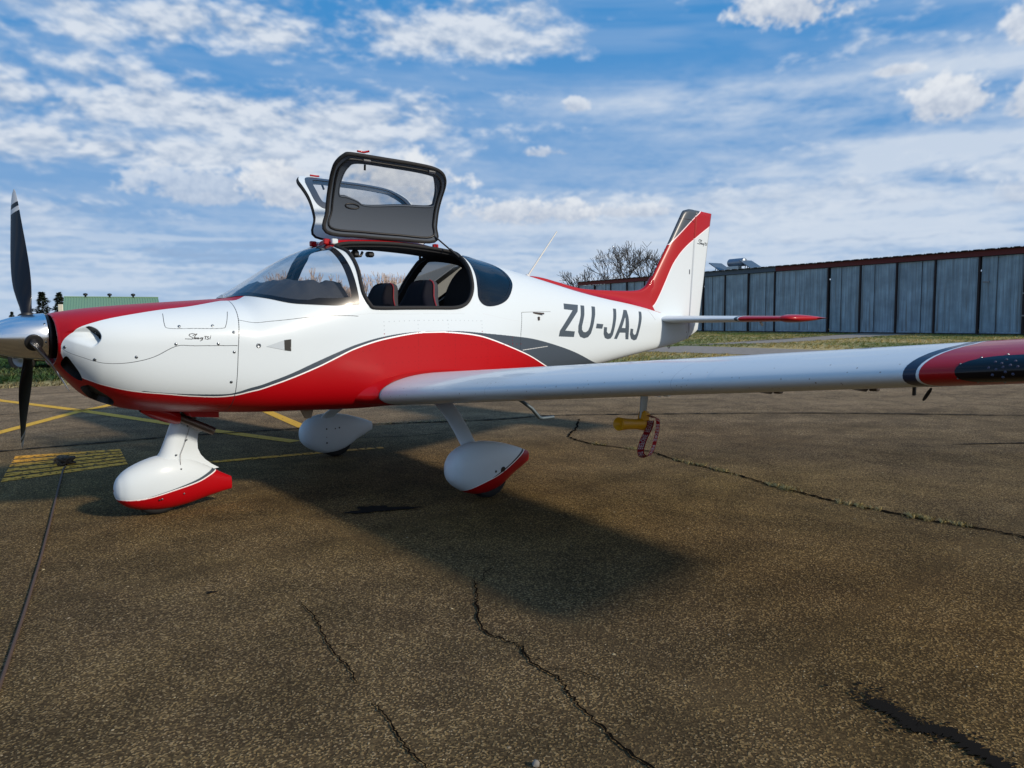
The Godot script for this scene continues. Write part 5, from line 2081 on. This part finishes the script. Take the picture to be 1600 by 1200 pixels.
func wings() -> void:
	for side in [1.0, -1.0]:
		var o := Node3D.new()
		o.name = "wing" if side > 0 else "wing_001"
		plane.add_child(o, true)
		for c in [[0.60, 3.13, "inner_panel", M.wing_skin, 0.0], [3.13, 3.878, "outer_panel", M.wing_skin, 0.0008], [3.878, 3.918, "dark_stripe", M.navy, 0.0014], [3.918, 3.927, "white_stripe", M.white, 0.0016], [3.927, 4.774, "wing_tip", M.red, 0.0014]]:
			var rows := []
			var n := maxi(2, int((c[1] - c[0]) / 0.05))
			if c[2] == "wing_tip":
				n = 30
			var uvs := []
			for i in n + 1:
				var z: float = lerpf(c[0], c[1], float(i) / n)
				var row := wing_row(z, side, c[4])
				var total := 0.0
				for j in 60:
					total += row[j].distance_to(row[j + 1])
				var ru := []
				var run := 0.0
				for j in 61:
					ru.append(Vector2((z - 0.58) / 3.3, run / total))
					if j < 60:
						run += row[j].distance_to(row[j + 1])
				rows.append(row)
				uvs.append(ru)
			var mb := MB.new()
			mb.grid(rows, false, false, 0.0, uvs)
			build(c[2], mb, c[3], o)
		# wing root fairing, swelling out of the fuselage
		var rows := []
		for q in [[0.36, 1.60, 0.150, 1.30, 0.03], [0.46, 1.655, 0.148, 1.26, 0.022], [0.51, 1.70, 0.140, 1.20, 0.014], [0.555, 1.75, 0.125, 1.12, 0.007], [0.59, 1.79, 0.113, 1.05, 0.002], [0.615, 1.812, 0.107, 1.02, 0.0], [0.632, 1.822, 0.1055, 1.005, 0.0]]:
			var row := PackedVector3Array()
			for p in foil(0.15, 0.02, 30):
				var ch: float = 3.26 - q[1]
				row.append(Vector3(q[1] + p.x * ch, 0.684 + 0.092 * (q[0] - 0.62) + q[4] + p.y * 1.4 * (q[3] if p.y > 0.0 else lerpf(1.0, q[3], 0.25)), q[0] * side))
			rows.append(row)
		var mb := MB.new()
		mb.grid(rows, false, false, 0.0)
		build("root_fairing", mb, M.red, o)
		# landing light behind a dark lens in the tip
		rows = []
		var screws := []
		for i in 25:
			var z := lerpf(4.03, 4.56, pow(i / 24.0, 1.7))
			var row0 := wing_row(z, side, 0.004)
			var lead := 30
			var t := pow(i / 24.0, 1.7)
			var k := sqrt(clampf(1.0 - pow(1.0 - minf(t / 0.22, 1.0), 2.0), 0.0, 1.0)) * sqrt(clampf(1.0 - pow(1.0 - minf((1.0 - t) / 0.15, 1.0), 2.0), 0.0, 1.0))
			var row := PackedVector3Array()
			for j in 21:
				var a := lerpf(-0.058, 0.072, 0.5 + (j / 20.0 - 0.5) * maxf(k, 0.02))
				row.append(along(row0, lead, a))
			rows.append(row)
			if i % 4 == 2:
				for a in [-0.066, 0.082]:
					screws.append([along(wing_row(z, side, 0.002), lead, 0.007 + (a - 0.007) * maxf(k, 0.3)), z])
		mb = MB.new()
		mb.grid(rows, false, false, 0.0)
		var ln := build("landing_light_lens", mb, M.lens, o)
		for i in 13:
			var a := TAU * i / 8.0 if i < 8 else TAU * (i - 8) / 4.0 + 0.4
			var r := 0.034 if i < 8 else 0.017
			if i == 12:
				r = 0.0
			var row0 := wing_row(4.16 + r * 1.1 * cos(a), side, 0.0042)
			var p := along(row0, 30, 0.012 + r * 0.9 * sin(a))
			var led := MB.new()
			led.lathe([Vector2(-0.002, 0.0046), Vector2(0.001, 0.004), Vector2(0.002, 0.002), Vector2(0.002, 0.0)], frame_x(Vector3(-1, 0.1, 0.0).normalized(), p), 10)
			build("led", led, M.led, ln)
		for q in screws:
			var s := MB.new()
			s.lathe([Vector2(-0.003, 0.0038), Vector2(0.001, 0.0034), Vector2(0.002, 0.0)], frame_x(Vector3(-0.8, 0.55 if q[0].y > 0.684 + 0.092 * (q[1] - 0.62) else -0.5, 0).normalized(), q[0]), 8)
			build("screw", s, M.screw, o)
		# hinge brackets, tie down ring, pitot mast
		for z in [1.15, 2.05, 2.78, 3.28]:
			var s := MB.new()
			var y: float = 0.60 + 0.092 * (z - 0.62)
			s.prism(PackedVector2Array([Vector2(2.62, y + 0.02), Vector2(2.95, y + 0.07), Vector2(2.99, y - 0.005), Vector2(2.93, y - 0.03), Vector2(2.86, y - 0.02)]), Transform3D.IDENTITY, z * side - 0.008, z * side + 0.008)
			s.box(Vector3(2.955, y - 0.012, z * side + 0.035 * side), Vector3(0.035, 0.03, 0.04), Basis.IDENTITY, 0.004)
			build("hinge_bracket", s, M.exhaust if z > 2.5 else M.white, o)
		var s := MB.new()
		var ring := []
		for i in 20:
			ring.append(Vector3(2.18 + 0.012 * sin(TAU * i / 20), 0.893 + 0.022 * cos(TAU * i / 20), 3.83 * side + 0.012 * cos(TAU * i / 20)))
		s.tube(ring, [0.0035], 6, false, true)
		s.box(Vector3(2.14, 0.912, 3.80 * side), Vector3(0.014, 0.045, 0.010), Basis.IDENTITY, 0.002)
		build("tie_down_ring", s, M.black, o)
		s = MB.new()
		s.lathe([Vector2(-0.006, 0.026), Vector2(0.0005, 0.026), Vector2(0.0015, 0.022), Vector2(0.0015, 0.0)], frame_x(Vector3(-0.12, 1, -0.09 * side).normalized(), along(wing_row(3.6, side, 0.0), 30, 0.34)), 24)
		build("fuel_cap", s, M.screw, o)
		if side > 0:
			s = MB.new()
			var mast := []
			for q in [[0.82, 0.034], [0.70, 0.030], [0.60, 0.026], [0.585, 0.02]]:
				var row := PackedVector3Array()
				for k in 20:
					var a := TAU * k / 20
					row.append(Vector3(2.55 - (0.74 - q[0]) * 0.12 + cos(a) * q[1], q[0], 2.24 + sin(a) * q[1] * 0.36))
				mast.append(row)
			s.grid(mast, false, true)
			s.tube([Vector3(2.56, 0.598, 2.24), Vector3(2.36, 0.596, 2.24)], [0.009], 10)
			build("pitot_mast", s, mat(rgb(150, 158, 162), 0.35, 0.6), o)

func along(row: PackedVector3Array, lead: int, a: float) -> Vector3:
	# the point at arc length a from the nose, upwards positive
	var i := lead
	var left := absf(a)
	var step := -1 if a > 0 else 1
	while left > 0.0:
		var l := row[i].distance_to(row[i + step])
		if l >= left:
			return row[i].lerp(row[i + step], left / l)
		left -= l
		i += step
	return row[i]

func tail() -> void:
	var p := Paint.new(1024, 1024, Vector2(5.05, 0.9), Vector2(6.6, 2.45), Vector2(1, 1), WHITE)
	var low := Array(curve(pts([5.30, 1.235, 5.396, 1.293, 5.468, 1.355, 5.6, 1.54, 5.724, 1.723, 5.81, 1.815, 5.903, 1.895, 6.02, 1.972, 6.152, 2.041, 6.3, 2.115, 6.49, 2.205]), 5))
	var line := low.duplicate()
	low.append_array([Vector2(6.7, 2.3), Vector2(6.7, 2.6), Vector2(4.9, 2.6), Vector2(4.9, 1.1)])
	p.fill([low], RED)
	var g := Array(curve(pts([5.71, 1.945, 5.78, 2.0, 5.93, 2.115, 6.08, 2.225, 6.263, 2.335, 6.3, 2.37]), 5))
	var gl := g.duplicate()
	g.append_array([Vector2(6.3, 2.5), Vector2(5.5, 2.5), Vector2(5.5, 1.945)])
	p.fill([g], GREY)
	p.line(gl, 0.011, Color(0.93, 0.85, 0.87))
	p.line(line, 0.008, Color(0.95, 0.88, 0.90))
	p.line(pts([5.5, 1.945, 5.715, 1.945]), 0.008, Color(0.9, 0.85, 0.86))
	p.line(pts([5.7, 2.231, 6.05, 2.222, 6.11, 2.20]), 0.006, Color(0.10, 0.03, 0.05))
	script_logo(p, Vector2(6.122, 2.092), Vector2(0.33, -0.010), Vector2(0.010, -0.165), 0.0075)
	var m := coat_tex(p.texture())
	var rows_f := []
	var rows_r := []
	var uv_f := []
	var uv_r := []
	var lead := [[1.10, 5.20], [1.30, 5.255], [1.46, 5.325], [1.513, 5.378], [1.625, 5.464], [1.939, 5.693], [2.248, 5.908], [2.305, 5.95], [2.325, 5.975], [2.335, 6.01], [2.339, 6.05]]
	for i in 61:
		var y := lerpf(1.05, 2.339, i / 60.0)
		var j := 0
		while j < lead.size() - 2 and lead[j + 1][0] < y:
			j += 1
		var xl: float = lerpf(lead[j][1], lead[j + 1][1], clampf((y - lead[j][0]) / (lead[j + 1][0] - lead[j][0]), 0, 1))
		var xt := lerpf(6.257, 6.485, (y - 1.046) / 1.278)
		var xh := lerpf(5.985, 6.135, (y - 1.0) / 1.33)
		var th := lerpf(0.052, 0.030, clampf((y - 1.1) / 1.24, 0, 1))
		th *= sqrt(clampf((2.345 - y) / 0.03, 0.02, 1.0))
		var ytop := y - (0.012 * smoothstep(2.2, 2.339, y))
		var fr := PackedVector3Array()
		var fu := []
		for k in 41:
			var t := absf(k - 20) / 20.0
			var u := t * t
			var x := lerpf(xl, xh - 0.001, u)
			var h := th * sqrt(u) * (1.0 - 0.50 * u) * 2.25
			var yy := y if y < 2.2 else lerpf(y, y - 0.012 * smoothstep(2.2, 2.339, y), clampf((x - 6.05) / 0.4, 0, 1))
			fr.append(Vector3(x, yy, h * (1.0 if k < 20 else -1.0)))
			fu.append(Vector2((x - 5.05) / 1.55, (yy - 0.9) / 1.55))
		rows_f.append(fr)
		uv_f.append(fu)
	for i in 61:
		var y := lerpf(0.965, 2.339, i / 60.0)
		var xt := lerpf(6.257, 6.485, (y - 1.046) / 1.278)
		if y < 1.046:
			xt = lerpf(6.06, 6.257, (y - 0.965) / 0.081)
		var xh := lerpf(5.985, 6.135, (y - 1.0) / 1.33)
		var th := lerpf(0.052, 0.030, clampf((y - 1.1) / 1.24, 0, 1)) * 1.12
		th *= sqrt(clampf((2.345 - y) / 0.03, 0.02, 1.0))
		var rr := PackedVector3Array()
		var ru := []
		for k in 25:
			var t := absf(k - 12) / 12.0
			var x := lerpf(xt, xh, t)
			var h := lerpf(0.003, th, pow(t, 0.9)) * (1.0 if t < 0.93 else sqrt(clampf((1.0 - t) / 0.07, 0, 1)))
			var yy := y - 0.012 * smoothstep(2.2, 2.339, y) * clampf((x - 6.05) / 0.4, 0, 1)
			rr.append(Vector3(x, yy, h * (1.0 if k < 12 else -1.0)))
			ru.append(Vector2((x - 5.05) / 1.55, (yy - 0.9) / 1.55))
		rows_r.append(rr)
		uv_r.append(ru)
	var mb := MB.new()
	mb.grid(rows_f, false, false, 0.0, uv_f)
	mb.flat(Array(rows_f[60]), Vector3.UP)
	build("tail_fin", mb, m, plane)
	mb = MB.new()
	mb.grid(rows_r, false, false, 0.0, uv_r)
	mb.flat(Array(rows_r[60]), Vector3.UP)
	build("rudder", mb, m, plane)
	mb = MB.new()
	mb.box(Vector3(6.02, 1.672, 0.05), Vector3(0.012, 0.05, 0.006), Basis.IDENTITY, 0.002)
	build("trim_actuator", mb, M.steel, plane)
	# red fillet that runs from the cabin roof into the fin
	var ridge := [[3.66, 1.558], [3.85, 1.552], [4.06, 1.518], [4.35, 1.468], [4.54, 1.455], [4.85, 1.452], [5.12, 1.455], [5.25, 1.468], [5.33, 1.50], [5.38, 1.54], [5.44, 1.61]]
	var rows := []
	for i in 60:
		var x := lerpf(3.66, 5.44, i / 59.0)
		var j := 0
		while j < ridge.size() - 2 and ridge[j + 1][0] < x:
			j += 1
		var yr: float = cubic_interpolate(ridge[j][1], ridge[j + 1][1], ridge[maxi(j - 1, 0)][1], ridge[mini(j + 2, ridge.size() - 1)][1], (x - ridge[j][0]) / (ridge[j + 1][0] - ridge[j][0]))
		var sb := lerpf(0.085, 0.125, clampf((x - 3.66) / 0.5, 0, 1))
		if x > 4.7:
			sb = lerpf(0.128, 0.09, clampf((x - 4.7) / 0.74, 0, 1))
		var base := surf(x, sb, -0.004)
		var top_r := lerpf(0.016, 0.03, clampf((x - 4.4) / 1.0, 0, 1))
		yr = maxf(yr, surf(x, 0.0).y + 0.004)
		var row := PackedVector3Array()
		for k in 25:
			var t := k / 12.0 - 1.0
			var a := absf(t)
			var z: float
			var y: float
			var neck := minf(top_r, base.z * 0.8)
			if a < 0.34:
				var an := a / 0.34 * PI * 0.5
				z = neck * sin(an)
				y = yr - neck * 0.9 * (1.0 - cos(an))
			else:
				var q := (a - 0.34) / 0.66
				var y1 := yr - neck * 0.9
				z = neck + (base.z - neck) * q * q * (0.35 + 0.65 * q)
				y = lerpf(y1, base.y, q) - 0.0
			row.append(Vector3(x, y, z * signf(t)))
		rows.append(row)
	mb = MB.new()
	mb.grid(rows, false, false, 0.0)
	mb.flat(Array(rows[0]), Vector3.LEFT)
	build("dorsal_fillet", mb, M.red, plane)
	# horizontal tail
	for side in [1.0, -1.0]:
		var o := Node3D.new()
		o.name = "tailplane" if side > 0 else "tailplane_001"
		plane.add_child(o, true)
		for c in [[0.03, 0.86, "stabiliser", M.white, 0.0], [0.86, 0.89, "grey_band", M.grey, 0.001], [0.89, 0.90, "white_band", M.white, 0.0014], [0.90, 1.325, "stabiliser_tip", M.red, 0.001]]:
			rows = []
			for i in 13:
				rows.append(tail_row(lerpf(c[0], c[1], i / 12.0), side, c[4], 0.0, 0.60))
			mb = MB.new()
			mb.grid(rows, false, false, 0.0)
			mb.flat(Array(rows[12]), Vector3(0, 0, side))
			build(c[2], mb, c[3], o)
		rows = []
		for i in 16:
			rows.append(tail_row(lerpf(0.10, 1.325, i / 15.0), side, 0.0, 0.61, 1.0))
		mb = MB.new()
		mb.grid(rows, false, true)
		mb.flat(Array(rows[0]), Vector3(0, 0, -side))
		build("elevator", mb, M.red, o)
		rows = []
		for q in [[1.332, 5.60, 0.046], [1.34, 5.592, 0.052], [1.40, 5.60, 0.050], [1.44, 5.64, 0.044], [1.47, 5.72, 0.034], [1.49, 5.84, 0.02], [1.50, 5.97, 0.006]]:
			var row := PackedVector3Array()
			for e in foil(0.14, 0.0, 16):
				var ch: float = 6.2 - q[1]
				row.append(Vector3(q[1] + e.x * ch, 1.168 + e.y / 0.07 * q[2] * 0.72, q[0] * side))
			rows.append(row)
		mb = MB.new()
		mb.grid(rows, false, false, 0.0)
		mb.flat(Array(rows[0]), Vector3(0, 0, -side))
		build("elevator_horn", mb, M.red, o)
		mb = MB.new()
		mb.box(Vector3(5.95, 1.118, 0.95 * side), Vector3(0.06, 0.03, 0.01), Basis(Vector3.FORWARD, 0.5), 0.003)
		build("hinge_bracket", mb, M.white, o)

func tail_row(z: float, side: float, grow: float, u0: float, u1: float) -> PackedVector3Array:
	var t := z / 1.4
	var xl := lerpf(5.42, 5.72, t)
	var ch := 6.2 - xl
	var th := lerpf(0.105, 0.095, t)
	var row := PackedVector3Array()
	var half := []
	for i in 17:
		var u := lerpf(u0, u1, i / 16.0) if u0 > 0.0 else u1 * pow(i / 16.0, 1.8)
		var yt := 5.0 * th * (0.2969 * sqrt(u) - 0.126 * u - 0.3516 * u * u + 0.2843 * u * u * u - 0.1036 * u * u * u * u)
		half.append(Vector2(xl + u * ch, yt * ch + grow))
	for i in 17:
		row.append(Vector3(half[16 - i].x - (grow if i == 16 else 0.0), 1.167 + half[16 - i].y, z * side))
	for i in range(1, 17):
		row.append(Vector3(half[i].x, 1.167 - half[i].y, z * side))
	return row

func pant(o: Node3D, prof: Array, zc: float, m: Material, box: Array, inboard_z := 0.0) -> void:
	# prof: x, bottom, top, half width
	var rows := []
	var uvs := []
	var pc := []
	for i in prof.size() * 5 - 4:
		var j := i / 5
		var t := (i % 5) / 5.0
		var q := []
		for c in 4:
			if t == 0.0:
				q.append(prof[j][c])
			else:
				q.append(cubic_interpolate(prof[j][c], prof[j + 1][c], prof[maxi(j - 1, 0)][c], prof[mini(j + 2, prof.size() - 1)][c], t))
		pc.append(q)
	for q in pc:
		var row := PackedVector3Array()
		var ru := []
		for k in 49:
			var a := TAU * k / 48
			var c := cos(a)
			var s := sin(a)
			var y: float = (q[1] + q[2]) / 2 + (q[2] - q[1]) / 2 * signf(c) * pow(absf(c), 0.9)
			var z: float = q[3] * signf(s) * pow(absf(s), 0.8)
			row.append(Vector3(q[0], y, zc + z))
			var v: float = clampf((y - box[1]) / (box[3] - box[1]), 0.01, 0.99) * 0.5
			if z * inboard_z > 0.0:
				v += 0.5
			ru.append(Vector2((q[0] - box[0]) / (box[2] - box[0]), v))
		rows.append(row)
		uvs.append(ru)
	var mb := MB.new()
	mb.grid(rows, false, false, 0.0, uvs)
	mb.flat(Array(rows[0]), Vector3.LEFT)
	var last: Array = Array(rows[rows.size() - 1])
	var first := mb.v.size()
	mb.flat(last, Vector3.RIGHT)
	for k in last.size():
		mb.uv[first + k] = uvs[uvs.size() - 1][k]
	build("fairing", mb, m, o)

func wheel(o: Node3D, c: Vector3, r: float, w: float) -> void:
	var mb := MB.new()
	mb.lathe([Vector2(-w * 0.5, r * 0.55), Vector2(-w * 0.5, r * 0.85), Vector2(-w * 0.36, r * 0.97), Vector2(-w * 0.15, r), Vector2(w * 0.15, r), Vector2(w * 0.36, r * 0.97), Vector2(w * 0.5, r * 0.85), Vector2(w * 0.5, r * 0.55)], Transform3D(Basis(Vector3.BACK, Vector3.UP, Vector3.LEFT), c), 40)
	build("tyre", mb, M.rubber, o)

func spot(o: Node3D, called: String, p: Vector3, g: Vector3, r: float, m: Material) -> void:
	var s := MB.new()
	s.lathe([Vector2(-0.004, r), Vector2(0.001, r), Vector2(0.002, r * 0.7), Vector2(0.002, 0.0)], frame_x(g.normalized(), p), 12)
	build(called, s, m, o)

func gear() -> void:
	# nose leg
	var o := Node3D.new()
	o.name = "nose_gear"
	plane.add_child(o, true)
	var p := Paint.new(512, 512, Vector2(0.34, -0.0), Vector2(1.14, 0.8), Vector2(1, 1), WHITE)
	var edge := Array(curve(pts([0.36, 0.130, 0.403, 0.125, 0.47, 0.120, 0.542, 0.124, 0.68, 0.150, 0.828, 0.177, 0.90, 0.20, 0.97, 0.228, 1.0, 0.245]), 5))
	var red := edge.duplicate()
	red.append_array([Vector2(1.2, 0.27), Vector2(1.2, -0.1), Vector2(0.3, -0.1), Vector2(0.3, 0.13)])
	var gr := Array(curve(pts([0.5, 0.120, 0.68, 0.158, 0.82, 0.192, 0.90, 0.222, 0.95, 0.245, 1.0, 0.27]), 5))
	gr.append_array([Vector2(1.0, 0.245), Vector2(0.97, 0.228), Vector2(0.828, 0.177), Vector2(0.68, 0.150), Vector2(0.542, 0.124)])
	p.fill([gr], GREY)
	p.fill([red], RED)
	p.line(edge, 0.007, Color(0.95, 0.95, 0.95))
	var im := Image.create(512, 512, false, Image.FORMAT_RGB8)
	# both halves of the sheet carry the same scheme on the nose fairing
	var half: Image = p.im.duplicate()
	half.resize(512, 256, Image.INTERPOLATE_BILINEAR)
	im.blit_rect(half, Rect2i(0, 0, 512, 256), Vector2i(0, 0))
	im.blit_rect(half, Rect2i(0, 0, 512, 256), Vector2i(0, 256))
	pant(o, [[0.3755, 0.170, 0.186, 0.006], [0.379, 0.148, 0.207, 0.022], [0.388, 0.124, 0.232, 0.042], [0.405, 0.100, 0.257, 0.062], [0.45, 0.065, 0.295, 0.090], [0.54, 0.036, 0.335, 0.110], [0.65, 0.024, 0.358, 0.118], [0.78, 0.034, 0.338, 0.104], [0.90, 0.058, 0.276, 0.076], [1.0, 0.076, 0.212, 0.044], [1.075, 0.086, 0.168, 0.014]], 0.0, coat_tex(ImageTexture.create_from_image(im)), [0.34, 0.0, 1.14, 0.8])
	var rows := []
	for q in [[0.235, 0.53, 1.00, 0.085], [0.265, 0.548, 0.955, 0.082], [0.30, 0.58, 0.915, 0.075], [0.335, 0.612, 0.888, 0.066], [0.375, 0.642, 0.872, 0.058], [0.42, 0.662, 0.871, 0.052], [0.47, 0.682, 0.878, 0.050], [0.53, 0.705, 0.888, 0.050], [0.60, 0.728, 0.90, 0.050], [0.64, 0.74, 0.91, 0.05]]:
		var row := PackedVector3Array()
		for e in foil(1.0, 0.0, 18):
			row.append(Vector3(lerpf(q[1], q[2], e.x), q[0] , e.y * q[3] * 2.0))
		rows.append(row)
	# the top of the leg fairing is cut on a slant below the exhaust
	for r in rows.size():
		if r >= 6:
			for k in rows[r].size():
				var v: Vector3 = rows[r][k]
				var most := 0.575 - (v.x - 0.728) * 0.55
				v.y = minf(v.y, most + 0.01 * (r - 8))
				rows[r][k] = v
	var mb := MB.new()
	mb.grid(rows, false, false, 0.0)
	build("leg_fairing", mb, M.white, o)
	mb = MB.new()
	mb.tube([Vector3(0.62, 0.2, 0), Vector3(0.80, 0.66, 0)], [0.024], 12)
	build("leg", mb, M.exhaust, o)
	wheel(o, Vector3(0.62, 0.165, 0), 0.165, 0.10)
	for q in [[0.60, 0.105, 0.1095], [0.615, 0.108, 0.111], [0.745, 0.12, 0.104], [0.72, 0.36, 0.068], [0.79, 0.445, 0.053], [0.80, 0.53, 0.05], [0.735, 0.275, 0.10]]:
		spot(o, "screw", Vector3(q[0], q[1], q[2]), Vector3(0, 0, 1), 0.0055, M.black if q[0] < 0.61 else M.screw)
	mb = MB.new()
	mb.tube([Vector3(0.81, 0.52, 0.0515), Vector3(0.775, 0.42, 0.055), Vector3(0.745, 0.36, 0.066), Vector3(0.735, 0.30, 0.091)], [0.0014], 4)
	build("fairing_joint", mb, M.exhaust, o)

	# main legs
	for side in [1.0, -1.0]:
		o = Node3D.new()
		o.name = "main_gear" if side > 0 else "main_gear_001"
		plane.add_child(o, true)
		p = Paint.new(512, 256, Vector2(2.03, 0.0), Vector2(2.8, 0.45), Vector2(1, 1), WHITE)
		edge = Array(curve(pts([2.13, 0.060, 2.20, 0.098, 2.29, 0.130, 2.40, 0.160, 2.53, 0.208, 2.62, 0.245, 2.69, 0.275, 2.74, 0.30]), 5))
		red = edge.duplicate()
		red.append_array([Vector2(2.9, 0.33), Vector2(2.9, -0.1), Vector2(2.1, -0.1)])
		gr = edge.duplicate()
		gr.append_array([Vector2(2.70, 0.30), Vector2(2.62, 0.262), Vector2(2.52, 0.217), Vector2(2.36, 0.155)])
		p.fill([gr], LINE)
		p.fill([red], RED)
		p.line(edge, 0.006, Color(0.95, 0.95, 0.95))
		im = Image.create(512, 512, false, Image.FORMAT_RGB8)
		im.fill(WHITE)
		im.blit_rect(p.im, Rect2i(0, 0, 512, 256), Vector2i(0, 0))
		pant(o, [[2.0555, 0.208, 0.226, 0.006], [2.059, 0.188, 0.247, 0.022], [2.068, 0.164, 0.271, 0.043], [2.085, 0.138, 0.296, 0.065], [2.13, 0.098, 0.338, 0.093], [2.22, 0.050, 0.372, 0.113], [2.33, 0.034, 0.380, 0.118], [2.46, 0.058, 0.362, 0.102], [2.58, 0.122, 0.330, 0.074], [2.68, 0.165, 0.296, 0.045], [2.752, 0.196, 0.266, 0.016]], 1.05 * side, coat_tex(ImageTexture.create_from_image(im)), [2.03, 0.0, 2.8, 0.45], -side)
		rows = []
		for q in [[2.41, 0.66, 0.42, 0.165], [2.405, 0.60, 0.52, 0.155], [2.385, 0.545, 0.64, 0.145], [2.35, 0.49, 0.76, 0.135], [2.315, 0.435, 0.87, 0.128], [2.29, 0.385, 0.95, 0.124], [2.28, 0.34, 1.01, 0.124], [2.28, 0.30, 1.04, 0.124]]:
			var row := PackedVector3Array()
			for k in 24:
				var a := TAU * k / 24
				var n := Vector3(0, 0.75, 0.66)
				var e := Vector3(cos(a) * q[3] * 0.5, 0, 0) + n * sin(a) * 0.017
				row.append(Vector3(q[0] + e.x, q[1] + e.y, (q[2] + e.z) * side))
			rows.append(row)
		mb = MB.new()
		mb.grid(rows, false, true)
		build("leg", mb, M.white, o)
		wheel(o, Vector3(2.38, 0.158, 1.05 * side), 0.158, 0.115)
		spot(o, "inflation_hole", Vector3(2.44, 0.186, 1.05 * side + 0.1045 * side), Vector3(0.2, -0.25, side), 0.024, M.black)
		spot(o, "screw", Vector3(2.37, 0.188, 1.05 * side + 0.1165 * side), Vector3(0.1, -0.2, side), 0.008, M.screw)
		for q in [[2.25, 0.26], [2.25, 0.19], [2.25, 0.14], [2.33, 0.255], [2.37, 0.26]]:
			spot(o, "screw", Vector3(q[0], q[1], 1.05 * side - 0.1135 * side), Vector3(0, 0, -side), 0.007, M.black)

func pitot_cover() -> void:
	var o := thing("pitot_cover", "yellow pitot cover with red ribbon hanging under the near wing", "pitot cover", Vector3(2.5, 0.60, 2.24))
	var mb := MB.new()
	mb.lathe([Vector2(-0.15, 0.0), Vector2(-0.168, 0.030), Vector2(-0.172, 0.034), Vector2(-0.166, 0.037), Vector2(-0.14, 0.034), Vector2(-0.10, 0.030), Vector2(-0.02, 0.028), Vector2(0.03, 0.034), Vector2(0.06, 0.036), Vector2(0.075, 0.03), Vector2(0.075, 0.0)], Transform3D(Basis(Vector3.FORWARD, 0.10), Vector3(0.0, -0.005, 0.0)), 24)
	mb.box(Vector3(0.045, 0.03, 0), Vector3(0.06, 0.07, 0.05), Basis(Vector3.FORWARD, 0.3), 0.012)
	build("sleeve", mb, M.yellow_plastic, o)
	# ribbon: a loop of red webbing with white lettering
	var c := curve(pts([0.045, 0.050, 0.085, 0.046, 0.106, 0.015, 0.104, -0.05, 0.090, -0.12, 0.072, -0.19, 0.048, -0.235, 0.018, -0.245, -0.010, -0.225, -0.012, -0.18, 0.005, -0.12, 0.03, -0.065, 0.05, -0.02, 0.055, 0.02]), 6)
	var im := Image.create(1024, 40, false, Image.FORMAT_RGB8)
	im.fill(rgb(172, 8, 26))
	var font := {"R": "1111010001111101001010001", "E": "1111110000111101000011111", "M": "1000111011101011000110001", "O": "0111010001100011000101110", "V": "1000110001100010101000100", "B": "1111010001111101000111110", "F": "1111110000111101000010000", "L": "1000010000100001000011111", "I": "0111000100001000010001110", "G": "0111110000101111000101111", "H": "1000110001111111000110001", "T": "1111100100001000010000100"}
	var x := 20
	for ch in "FLIGHT BEFORE REMOVE FLIGHT BEFORE REMOVE":
		if font.has(ch):
			for i in 25:
				if font[ch][i] == "1":
					im.fill_rect(Rect2i(x + (i % 5) * 4, 6 + (i / 5) * 6, 4, 6), Color(0.9, 0.85, 0.86))
		x += 24
	var rm := mat(Color.WHITE, 0.8)
	rm.albedo_texture = ImageTexture.create_from_image(im)
	var rib := MB.new()
	var wide := Vector3(0.62, 0, 0.78) * 0.014
	for k in 2:
		var off := 0.0016 * k
		for i in c.size():
			var t: Vector2 = (c[mini(i + 1, c.size() - 1)] - c[maxi(i - 1, 0)]).normalized()
			var nn := Vector3(t.y * 0.8, -t.x, 0.5).normalized()
			var tw := Vector3(t.y, -t.x, 0.0) * 0.006
			var q := Vector3(c[i].x * 0.8, c[i].y * 0.76, 0.03 + c[i].x * 0.35) + nn * off
			rib.vert(q + wide + tw, nn * (1.0 if k else -1.0), Vector2(float(i) / c.size(), 0.0))
			rib.vert(q - wide - tw, nn * (1.0 if k else -1.0), Vector2(float(i) / c.size(), 1.0))
		var f := k * c.size() * 2
		for i in c.size() - 1:
			rib.tri(f + 2 * i, f + 2 * i + 1, f + 2 * i + 3)
			rib.tri(f + 2 * i, f + 2 * i + 3, f + 2 * i + 2)
	build("ribbon", rib, rm, o)

func _ready() -> void:
	camera_and_light()
	materials()
	make_ground()
	make_hangar()
	make_background()
	make_sections()
	plane = thing("light_aeroplane", "red and white four seat light aeroplane with open gull doors", "aeroplane")
	fuselage()
	propeller()
	wings()
	tail()
	gear()
	pitot_cover()
	make_cable()
